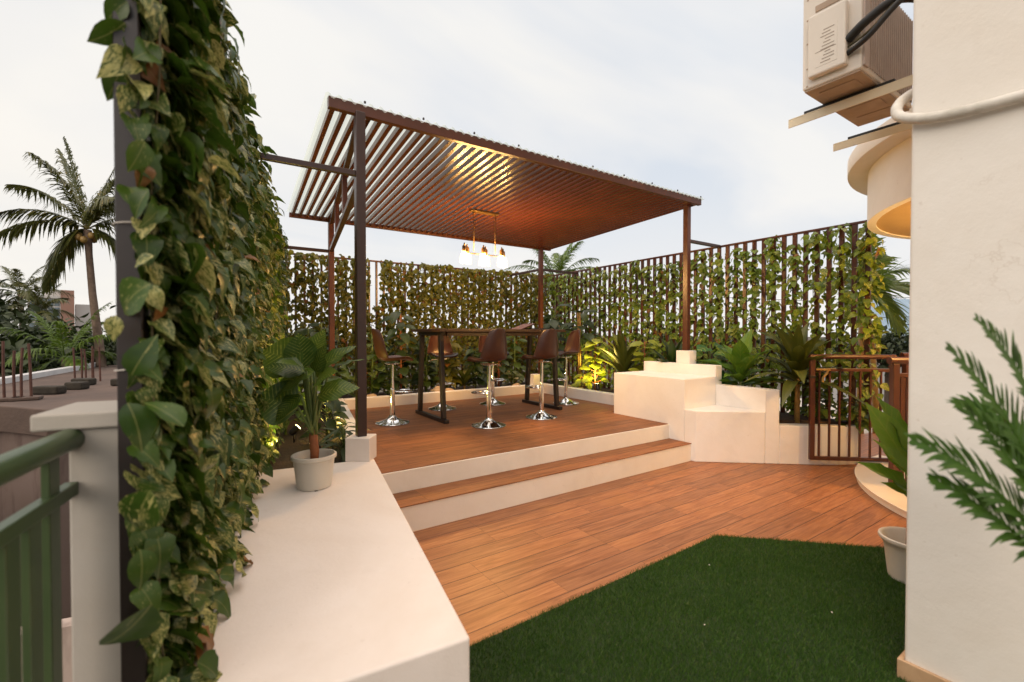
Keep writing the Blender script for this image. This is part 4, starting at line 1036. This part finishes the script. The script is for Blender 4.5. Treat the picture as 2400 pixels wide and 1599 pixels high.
# stones along the back curb
for i, (x, y, s_) in enumerate([(2.02, 6.74, .07), (3.12, 6.74, .10), (3.30, 6.73, .07), (4.62, 6.72, .07), (5.30, 6.05, .06), (5.33, 5.78, .05)]):
    bm = bmesh.new(); bmesh.ops.create_icosphere(bm, subdivisions=3, radius=s_)
    for v in bm.verts:
        k = 1 + .18 * math.sin(v.co.x * 40 + i * 3) * math.cos(v.co.y * 37 + i) + .1 * math.sin(v.co.z * 60 + i)
        v.co = Vector((v.co.x * k * 1.25, v.co.y * k, v.co.z * k * .75))
    me = bpy.data.meshes.new('stone'); bm.to_mesh(me); bm.free(); me.materials.append(M_stone)
    me.polygons.foreach_set('use_smooth', [True] * len(me.polygons))
    o = bpy.data.objects.new('stone', me); COL.objects.link(o); o.location = (x, y, ZS + s_ * .55)
    tag(o, ['rounded beige stone on the back curb behind the left end stool', 'larger beige stone on the back curb right of the left trestle', 'smaller beige stone touching the larger one on the back curb',
            'pale stone on the back curb between the two front stools', 'beige stone behind the right curb by the golden canes', 'small stone lit yellow beside the garden spotlight'][i], 'stone', 'stones in the planters')

# ------------------------------------------------------------------ palms
def frond_mesh(base, tip, arch, ll, nl, wl, droop=.5, ang=.75, start=.15, face=(0, 0, 1)):
    """feather frond: rachis + leaflets, returns (V,F,rnd,luv) quads"""
    a = np.array(base, float); c = np.array(tip, float); mid = (a + c) / 2 + np.array(arch, float)
    ts = np.linspace(0, 1, 15)
    C = lambda t: a * (1 - t) ** 2 + mid * 2 * t * (1 - t) + c * t * t
    T = lambda t: unit(2 * (1 - t) * (mid - a) + 2 * t * (c - mid))
    V = []; F = []; U = []; RR = []
    L = np.linalg.norm(c - a)
    for i, t in enumerate(ts):
        p = C(t); tg = T(t); sd = unit(np.cross(tg, face) + 1e-6); nn = np.cross(sd, tg); w = .012 * L ** .5 * (1 - .85 * t)
        for q in ((sd * w), (nn * w), (-sd * w), (-nn * w)): V.append(p + q); U.append((.3, t, 0)); RR.append(.5)
    for i in range(14):
        for j in range(4): F.append((i * 4 + j, i * 4 + (j + 1) % 4, i * 4 + 4 + (j + 1) % 4, i * 4 + 4 + j))
    for sgn in (-1, 1):
        for k in range(nl):
            t = start + (1 - start) * (k + rng.random() * .6) / nl; p = C(t); tg = T(t)
            sd = unit(np.cross(tg, face) + 1e-6) * sgn; nn = unit(np.cross(sd * sgn, tg))
            l = ll * (math.sin(math.pi * min(1, .18 + .80 * t)) ** .6) * rng.uniform(.8, 1.1)
            ag = ang * (1 - .45 * t) + rng.normal(0, .07)
            d0 = unit(sd * math.sin(ag) + tg * math.cos(ag) + nn * .18)
            wdir = unit(np.cross(d0, nn)); rv = rng.random(); b0 = len(V); dr = droop * rng.uniform(.6, 1.4)
            for (s_, w_) in ((0, .35), (.35, 1), (.7, .75), (1, .05)):
                q = p + d0 * l * s_ + np.array((0, 0, -1)) * l * dr * s_ * s_
                V.append(q - wdir * wl * w_ / 2); V.append(q + wdir * wl * w_ / 2); RR += [rv, rv]; U += [(.06, s_, 0), (.10, s_, 0)]
            for m_ in range(3): F.append((b0 + m_ * 2, b0 + m_ * 2 + 1, b0 + m_ * 2 + 3, b0 + m_ * 2 + 2))
    return np.array(V), np.array(F), np.array(RR), np.array(U)
def frond(th, mat, *a, **k):
    V, F, r0, u0 = frond_mesh(*a, **k)
    return np_mesh('frond', V, F, mat, th, r0, u0, smooth=False)
UPV = Vector((0, 0, 1))
def at_crown(c, x, y, aw): return c + CR * x + UPV * y + CF * aw
# tall coconut palm on the left
cc = Vector((-3.60, 23.01, 5.35))
th = thing('coconut_palm', 'tall coconut palm with a slim trunk standing beyond the flat roof on the left', 'palm', (-3.2, 22.65, -3.6))
b = MB(); b.tube([(-3.05, 22.55, -3.6), (-3.12, 22.6, -1.2), (-3.24, 22.68, .6), (-3.46, 22.85, 2.9), (-3.56, 22.96, 4.4), (-3.60, 23.01, 5.3)], [.24, .19, .145, .115, .105, .13], 12); b.build('trunk', M_bark, th, smooth=True)
fr_ = [((-3.25, 1.75, .3), .9), ((-3.45, -.45, -.2), 1.0), ((-2.0, -2.25, .4), 1.25), ((-.75, -1.75, -.9), .9), ((-1.25, 3.05, .2), .35), ((-.25, 3.15, -.6), .3), ((.75, 3.0, .7), .4), ((1.25, 2.4, .4), .6),
       ((1.75, .9, -.9), .8), ((1.55, -1.55, .2), .95), ((2.4, -.4, .6), .9), ((2.8, 1.6, -.3), .9), ((-1.7, .25, -1.4), .7), ((.4, 1.9, -2.4), .9), ((.8, .6, 2.9), 1.0), ((-.9, 1.4, 2.6), 1.0), ((-.2, 2.4, 1.6), .8)]
for (t, ar) in fr_:
    frond(th, L_PALM, cc, at_crown(cc, *t), (0, 0, ar), .74, 58, .07, droop=.95, start=.08)
for k in range(7):
    a = k * .9; b = MB(); b.lathe([(0, -.13), (.09, -.09), (.115, 0), (.09, .09), (0, .13)], 12, (cc.x + .25 * math.cos(a), cc.y + .25 * math.sin(a) - .1, cc.z - .28 - .09 * (k % 3)))
    b.build('coconut', M_cane, th, smooth=True)
def palm(label, crown, ground, ll, nfr, mat, seed, tr=.12, name='coconut_palm', wl=.05, dens=34, up=(.1, 1.0), leafl=.6):
    c = Vector(crown); th = thing(name, label, 'palm', (c.x, c.y, ground)); random.seed(seed)
    b = MB(); b.tube([(c.x + .3, c.y, ground), (c.x + .12, c.y, (ground + c.z) / 2), (c.x, c.y, c.z)], [tr * 1.4, tr, tr * .9], 10); b.build('trunk', M_bark, th, smooth=True)
    for i in range(nfr):
        a = i * 2.39996; f = (i + .5) / nfr; e = 1.15 - 2.0 * f + random.uniform(-.1, .1)
        t = c + Vector((math.cos(a) * math.cos(e), math.sin(a) * math.cos(e), math.sin(e))) * ll * random.uniform(.85, 1.1)
        frond(th, mat, c, t, (0, 0, ll * (.12 + .25 * abs(math.cos(e)))), leafl, dens, wl, droop=.7)
    return th
palm('small coconut palm with yellowing fronds at the left edge, in front of the distant hotel', (-8.0, 34.2, 3.5), -3.6, 1.9, 15, L_PALM, 3)
palm('lower coconut palm just in front of the distant hotel block', (-7.2, 33.8, 2.55), -3.6, 1.7, 14, L_PALM, 5)
palm('short young palm in front of the bushes beyond the flat roof', (-4.15, 22.3, .55), -3.6, 2.2, 14, L_PALMG, 8, .1)
palm('coconut palm crown showing above the corner where the back and right fences meet', (9.05, 10.95, 3.05), -3.6, 1.55, 20, L_PALMG, 9, .12, leafl=.42, wl=.032, dens=46)
# areca palm by the right fence
ac_ = Vector((7.85, 2.62, 1.95))
th = thing('areca_palm', 'feathery areca palm standing outside the end of the right fence', 'palm', (7.85, 2.62, -3.6))
b = MB(); b.tube([(7.82, 2.65, -3.6), (7.84, 2.63, 0), tuple(ac_)], [.06, .05, .04], 9)
b.tube([(8.05, 2.45, -3.6), (8.02, 2.5, .4), (7.95, 2.55, 1.6)], [.05, .045, .035], 9); b.build('trunk', M_cane, th, smooth=True)
for (t, ar) in [((.62, .20, .1), .30), ((.50, -.32, .0), .42), ((.40, .62, .1), .22), ((.30, .95, .2), .12), ((-.1, 1.05, .1), .1), ((-.45, .75, .0), .2), ((-.6, .2, .1), .3), ((.2, .30, -.6), .3), ((.1, .4, .6), .3), ((.66, -.02, -.3), .35), ((.2, -.45, -.4), .4), ((-.35, -.3, -.2), .4)]:
    frond(th, L_PALMG, ac_, at_crown(ac_, *t), (0, 0, ar), .36, 30, .036, droop=.45, start=.12, face=(-.4, -.6, .7))
# foreground palm whose fronds enter from the right
fc = Vector((1.56, .095, .82))
th = thing('foreground_palm', 'blurred green palm fronds reaching in from the right edge, close to the camera', 'palm', (1.55, .10, 0))
b = MB(); b.lathe([(.10, .013), (.13, .02), (.16, .22), (.165, .24), (.15, .24), (.14, .2), (0, .2)], 28, (1.56, .06, 0)); b.build('flower_pot', M_pot, th, smooth=True, auto=40)
b = MB(); b.tube([(1.56, .06, .19), (1.54, .09, .5), tuple(fc)], [.035, .03, .022], 10); b.build('stem', M_bark, th, smooth=True)
for (t, ar, l_) in [((1.338, .246, 1.462), (.03, -.02, .16), .115), ((1.285, .279, 1.402), (.02, .0, .14), .12), ((1.300, .266, 1.285), (.0, .0, .11), .125), ((1.222, .318, 1.208), (.0, .0, .13), .125),
                    ((1.258, .293, 1.128), (.0, .0, .07), .12), ((1.42, .16, 1.52), (0, 0, .12), .12), ((1.72, -.15, 1.3), (0, 0, .2), .13), ((1.85, .2, 1.15), (0, 0, .2), .13), ((1.62, .32, 1.25), (0, 0, .2), .13)]:
    frond(th, L_CYC, fc, t, ar, l_, 30, .0112, droop=.22, ang=.58, start=.2, face=(-.5, -.62, .6))

# ------------------------------------------------------------------ far left: flat roof, rods, bushes, hotel
nb_ = thing('neighbour_roof', 'unfinished flat concrete roof with stained walls beyond the green railing', 'building', (-4.0, 16, -3.6))
M_conc = mottled('stained_concrete', (.052, .034, .027), (.115, .075, .057), .9, .9, 0, 9, .5, .03)
M_stain = plaster('stained_wall', (.15, .11, .095), (.04, .016, .013), 1.1)
poly = [(-9, 6.6), (-.98, 10.2), (-.72, 12.0), (-2.3, 24.0), (-14, 24)]
poly = [(-9.5, 14.2), (-3.0, 11.45), (-2.15, 10.35), (.2, 11.6), (-.6, 25), (-3.5, 23.4), (-4.3, 16.2), (-10, 17.5)]
b = MB(); b.prism(poly, -.25, .20); b.build('roof_slab', M_conc, nb_, bevel=.02)
b = MB(); b.prism([(x * .985 - .02, y + .16 if y < 13 else y - .1) for x, y in poly], -3.6, -.251); b.build('wall', M_stain, nb_)
b = MB(); b.bar((-10.0, 17.45, .23), (-4.25, 16.15, .23), .26, .22); b.bar((-4.22, 16.2, .23), (-3.42, 23.3, .23), .26, .22); b.build('parapet', mottled('pale_concrete', (.42, .42, .43), (.52, .52, .52), 2, .8), nb_)
b = MB(); b.box((-4.8, 10.2, -2.2), (3.2, .2, 2.8), R(-20)); tag(b.build('yard_wall', M_stain), 'rust-stained wall low in the yard seen between the green balusters', 'wall')
b = MB(); b.box((-2.0, 6.5, -2.55), (5.4, .18, 2.1), R(-12)); tag(b.build('yard_wall', plaster('pale_yard_wall', (.42, .34, .30), (.1, .06, .05), .9)), 'pale yard wall nearer the railing, low between the green balusters', 'wall')
M_iron = mottled('rusty_iron', (.06, .025, .018), (.11, .045, .03), 12, .8)
for i, (x, y, h, k) in enumerate([(-2.99, 12.1, 1.12, 2), (-2.76, 12.05, 1.16, 2), (-2.70, 15.9, .98, 2), (-2.48, 15.8, .92, 2), (-2.33, 15.8, .9, 2)]):
    rb = thing('steel_rods', ['rusty upright steel rods nearest the left edge of the flat roof', 'second pair of rusty steel rods near the left edge of the flat roof', 'rusty steel rods standing left of the palm trunk, leftmost of three pairs',
               'middle pair of rusty steel rods left of the palm trunk', 'rusty steel rods directly in front of the palm trunk'][i], 'steel rods', (x, y, .2), 0, 'steel rods on the flat roof')
    for j in range(k):
        b = MB(); xx = x + (j - .5) * .13; b.tube([(xx, y, .2), (xx + random.uniform(-.01, .01), y, .2 + h * .5), (xx + random.uniform(-.03, .03), y, .2 + h * random.uniform(.8, 1))], .022, 6); b.build('rod', M_iron, rb)
    if i < 2:
        b = MB(); b.box((x, y, .235), (.4, .3, .06)); b.build('stub', M_conc, rb, bevel=.015)
M_blk = mottled('mossy_block', (.018, .014, .010), (.04, .032, .022), 7, .95, 0, 30, .7, .02)
for i, (x, y, w) in enumerate([(-2.65, 13.0, .50), (-2.36, 13.75, .36), (-2.42, 14.8, .42), (-1.68, 14.2, .3)]):
    b = MB(); b.box((x, y, .285), (w, .25, .165), R(-30))
    tag(b.build('concrete_block', M_blk, bevel=.035), ['dark mossy block lying nearest on the flat roof, the longest of the four', 'dark block on the flat roof in front of the rods', 'dark block on the flat roof just behind another block', 'dark block half hidden by the ivy upright on the flat roof'][i], 'block', 'blocks on the flat roof')

def leafy_tree(name, label, c, rad, ground, nleaf, size, mat, seed, cat='tree', trunk_r=.15):
    r2 = np.random.default_rng(seed); c = np.array(c, float)
    th = thing(name, label, cat, (c[0], c[1], ground))
    b = MB(); b.tube([(c[0], c[1], ground), (c[0] + .1, c[1], (ground + c[2]) / 2), (c[0], c[1], c[2])], [trunk_r * 1.3, trunk_r, trunk_r * .5], 8)
    nb2 = 16; cl = []
    for k in range(nb2):
        d_ = unit(r2.normal(size=3)); d_[2] = abs(d_[2]) * .9 - .25; q = c + d_ * np.array(rad) * r2.uniform(.45, .95); cl.append(q)
        b.tube([(c[0], c[1], c[2] - rad[2] * .3), tuple((c + q) / 2), tuple(q)], [trunk_r * .4, trunk_r * .25, trunk_r * .1], 5)
    b.build('trunk', M_bark, th, smooth=True)
    k = r2.integers(0, nb2, nleaf); cl = np.array(cl)
    off = r2.normal(size=(nleaf, 3)) * np.array(rad) * .22
    P = cl[k] + off; D = unit(off / np.array(rad)) + r2.normal(0, .5, (nleaf, 3)) + (0, 0, -.2); N = np.array((0, 0, 1)) + r2.normal(0, .5, (nleaf, 3))
    leaf_obj('crown', mat, th, P, D, N, size * r2.uniform(.6, 1.2, nleaf), TREEL)
    return th
tl = [('dense dark tree at the far left edge beside the small coconut palm', (-9.2, 31.0, 1.9), (2.4, 2.4, 2.6), 2600, .42), ('dark rounded bush left of the flat roof parapet', (-7.0, 22.0, -.2), (2.4, 2.2, 1.9), 2600, .34),
      ('dark bush below the distant hotel', (-5.8, 27.0, .2), (2.2, 2.2, 2.0), 2400, .36), ('green bush just left of the coconut palm trunk', (-4.6, 25.5, .0), (2.0, 2.0, 1.9), 2400, .34),
      ('dark bush right of the coconut palm trunk, beside the ivy upright', (-2.2, 27.0, .5), (2.2, 2.2, 2.3), 2400, .36), ('low bush against the flat roof parapet at the left edge', (-6.6, 18.9, -.6), (1.8, 1.5, 1.4), 2200, .26),
      ('low bush beyond the middle of the flat roof parapet', (-4.9, 19.6, -.6), (1.2, 1.3, 1.3), 2000, .24)]
for i, (lab, c, rad, n, s_) in enumerate(tl): leafy_tree('bush' if 'bush' in lab else 'broadleaf_tree', lab, c, rad, -3.6, n, s_, L_TREE, 40 + i, 'bush' if 'bush' in lab else 'tree')
leafy_tree('broadleaf_tree', 'dark small-leaved tree beside the blue roof, behind the areca palm', (15.5, 4.55, .85), (1.05, 1.05, .9), -3.6, 2200, .17, L_TREE, 71)
# a belt of far trees that closes the horizon
r3 = np.random.default_rng(5); n = 26000
a = r3.uniform(0, 2 * np.pi, n); rd_ = r3.uniform(75, 95, n)
hh = (3.2 + 2.2 * np.sin(a * 23) * np.sin(a * 9 + 1) + 1.4 * np.sin(a * 61)) * .75
P = np.stack([rd_ * np.cos(a), rd_ * np.sin(a), -3.6 + (hh + .6) * r3.random(n) ** .8], 1)
o = leaf_obj('far_trees', L_TREE, None, P, r3.normal(0, 1, (n, 3)), r3.normal(0, .6, (n, 3)) + (0, 0, .6), r3.uniform(1.6, 3.0, n), TREEL)
tag(o, 'belt of far dark trees closing the horizon', 'trees', kind='stuff')

M_brick = mottled('hotel_brick_paint', (.26, .145, .11), (.30, .17, .125), .2, .8)
M_glassw = mottled('hotel_glass', (.10, .14, .17), (.17, .21, .24), .3, .25)
M_hwh = mottled('hotel_frame', (.48, .46, .44), (.55, .52, .5), .3, .7)
ht = thing('hotel', 'distant hotel block with a pinkish end wall and a glazed front behind the palms', 'building', (-34, 181, -3.6))
hv = Vector((.98, .19, 0)); hd = Vector((-.19, .98, 0)); h0 = Vector((-34.05, 180.03, 0))
def hbox(a0, a1, d0, d1, z0, z1):
    b = MB(); q = h0 + hv * ((a0 + a1) / 2) + hd * ((d0 + d1) / 2); b.box((q.x, q.y, (z0 + z1) / 2), (a1 - a0, d1 - d0, z1 - z0), math.atan2(hv.y, hv.x)); return b
hbox(0, 2.8, 0, 8, -3.6, 14.0).build('end_wall', M_brick, ht)
hbox(-6.6, -.01, 1.0, 8, -3.6, 11.6).build('wall', M_hwh, ht)
hbox(-6.8, -.01, .4, 8, 11.61, 12.3).build('roof_slab', M_hwh, ht)
hbox(-3.4, -.01, 2.0, 8, 12.31, 14.0).build('roof_house', M_hwh, ht)
for i in range(5):
    for j in range(5):
        hbox(-6.3 + i * 1.25, -5.25 + i * 1.25, .9, .999, .6 + j * 2.2, 2.4 + j * 2.2).build('window', M_glassw, ht)
b = hbox(3.1, 8, 3, 10, -3.6, 10.2); tag(b.build('far_block', M_hwh), 'low grey block showing right of the distant hotel end wall', 'building')
# blue roof on the right, wires
M_blue = mottled('blue_roof_metal', (.16, .24, .32), (.22, .31, .40), .5, .4, .2)
rf = thing('blue_roofed_house', 'house with a pale blue ribbed metal roof far behind the areca palm', 'house', (33, 8, -3.6))
b = MB(); A = Vector((31.2, 8.9, .15)); U_ = Vector((14, -9.44, 0)); W_ = Vector((5.0, 3.2, 3.6))
rows = []
for i in range(2):
    rows.append([A + W_ * i + U_ * (j / 240) + Vector((0, 0, .05 if (j % 8) < 2 else 0)) for j in range(241)])
b.grid(rows); b.build('roof', M_blue, rf)
b = MB(); q = A + U_ / 2 + Vector((3.2, 3.6, 0)); b.box((q.x, q.y, -1.75), (15.8, 6.2, 3.6), math.atan2(U_.y, U_.x)); b.build('wall', M_hwh, rf)
for i, z in enumerate((3.05, 2.2)):
    b = MB(); b.tube([(11, 16, z + .3), (22, 9.5, z - .15), (34, 2, z + .3)], .012, 5); tag(b.build('power_line', M_rub), ['upper thin black power line crossing the sky near the areca palm', 'lower thin black power line just above the blue roof'][i], 'power line')

# ------------------------------------------------------------------ light
EL, AZ = R(27), R(-124)                       # bright hazy sky behind the photographer's left shoulder
S_dir = Vector((math.sin(AZ) * math.cos(EL), math.cos(AZ) * math.cos(EL), math.sin(EL)))
sl = bpy.data.lights.new('sun', 'SUN'); sl.energy = 1.3; sl.angle = R(38); sl.color = (1, .84, .67)
so = bpy.data.objects.new('sun', sl); COL.objects.link(so); so.rotation_euler = S_dir.to_track_quat('Z', 'Y').to_euler()
cl_ = bpy.data.lights.new('canopy_lamp', 'POINT'); cl_.energy = 62; cl_.color = (1, .60, .20); cl_.shadow_soft_size = .08
co = bpy.data.objects.new('canopy_lamp', cl_); COL.objects.link(co); co.location = (5.45, .55, 2.1)
clf = thing('canopy_light', 'small round ceiling lamp under the rounded balcony', 'lamp', (5.45, .55, 2.55))
b = MB(); b.lathe([(0, -.05), (.07, -.045), (.09, -.02), (.09, .009)], 20, (5.45, .55, 2.55)); b.build('lens', glow('canopy_lens', (1, .7, .3), 8), clf, smooth=True)
co.parent = clf; co.location = (0, 0, -.45)

w = bpy.data.worlds.new('World'); SC.world = w; w.use_nodes = True
nt = w.node_tree; nt.nodes.clear(); out = nt.nodes.new('ShaderNodeOutputWorld')
sky = nt.nodes.new('ShaderNodeTexSky'); sky.sky_type = 'NISHITA'; sky.sun_disc = False; sky.sun_elevation = EL; sky.sun_rotation = AZ
sky.air_density = 1.0; sky.dust_density = 2.0
bg = nt.nodes.new('ShaderNodeBackground'); bg.inputs[1].default_value = .12; nt.links.new(sky.outputs[0], bg.inputs[0])
tc = nt.nodes.new('ShaderNodeTexCoord'); g3 = tc.outputs['Generated']
sx = nt.nodes.new('ShaderNodeSeparateXYZ'); nt.links.new(g3, sx.inputs[0])
den = mth(nt, 'ADD', mth(nt, 'MAXIMUM', sx.outputs[2], 0.0), .22)
cv = nt.nodes.new('ShaderNodeCombineXYZ'); nt.links.new(mth(nt, 'DIVIDE', sx.outputs[0], den), cv.inputs[0]); nt.links.new(mth(nt, 'DIVIDE', sx.outputs[1], den), cv.inputs[1])
n1 = noise(nt, cv.outputs[0], 1.1, 5, .5, .5); n2 = noise(nt, scalev(nt, cv.outputs[0], (1, 1.6, 1)), .62, 5, .5, .4)
cov = ramp(nt, n1, [(.30, (.93, .93, .93)), (.62, (1, 1, 1))])
ccol = ramp(nt, n2, [(.40, (.80, .85, .92)), (.49, (.94, .945, .955)), (.57, (1.03, 1.01, .975))])
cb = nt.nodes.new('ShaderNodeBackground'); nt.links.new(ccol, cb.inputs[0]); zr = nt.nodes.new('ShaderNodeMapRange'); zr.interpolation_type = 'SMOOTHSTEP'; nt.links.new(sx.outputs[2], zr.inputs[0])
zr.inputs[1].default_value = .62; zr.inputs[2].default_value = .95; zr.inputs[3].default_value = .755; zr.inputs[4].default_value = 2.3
nt.links.new(zr.outputs[0], cb.inputs[1])     # overcast overhead, out of view, boosted and warmed below to light the scene
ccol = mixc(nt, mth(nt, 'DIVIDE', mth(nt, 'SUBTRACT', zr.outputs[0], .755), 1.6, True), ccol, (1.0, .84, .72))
hz = mth(nt, 'SUBTRACT', 1.0, mth(nt, 'MULTIPLY', mth(nt, 'MAXIMUM', sx.outputs[2], 0.0), 3.2), True)
ccol = mixc(nt, mth(nt, 'MULTIPLY', hz, .85), ccol, (1.04, 1.01, .97))
# last sunlight warms the low sky on the left
dp = nt.nodes.new('ShaderNodeVectorMath'); dp.operation = 'DOT_PRODUCT'; nt.links.new(g3, dp.inputs[0]); dp.inputs[1].default_value = (-.42, .90, .05)
ccol = mixc(nt, mth(nt, 'MULTIPLY', mth(nt, 'POWER', mth(nt, 'MAXIMUM', dp.outputs['Value'], 0.0), 9.0), .75), ccol, (1.08, 1.02, .93))
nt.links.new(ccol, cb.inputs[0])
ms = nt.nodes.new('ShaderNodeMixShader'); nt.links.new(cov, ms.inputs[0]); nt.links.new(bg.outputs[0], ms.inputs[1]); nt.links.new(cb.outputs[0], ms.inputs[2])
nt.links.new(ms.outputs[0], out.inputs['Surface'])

# ------------------------------------------------------------------ camera
cd = bpy.data.cameras.new('camera'); cd.sensor_width = 36; cd.lens = 16.005; cd.clip_end = 3000; cd.clip_start = .02
cam = bpy.data.objects.new('camera', cd); COL.objects.link(cam)
cam.location = (0, 0, 1.43); cam.rotation_euler = (R(90) - math.atan(16.5 / 1067), 0, R(-34))
cd.dof.use_dof = True; cd.dof.focus_distance = 5.2; cd.dof.aperture_fstop = 2.0
SC.camera = cam
SC.view_settings.view_transform = 'Standard'; SC.view_settings.look = 'None'; SC.view_settings.exposure = .29; SC.view_settings.gamma = 1
SC.cycles.use_denoising = True; SC.cycles.max_bounces = 8; SC.cycles.transparent_max_bounces = 16
SC.cycles.sample_clamp_indirect = 6.0; SC.cycles.caustics_reflective = False; SC.cycles.caustics_refractive = False
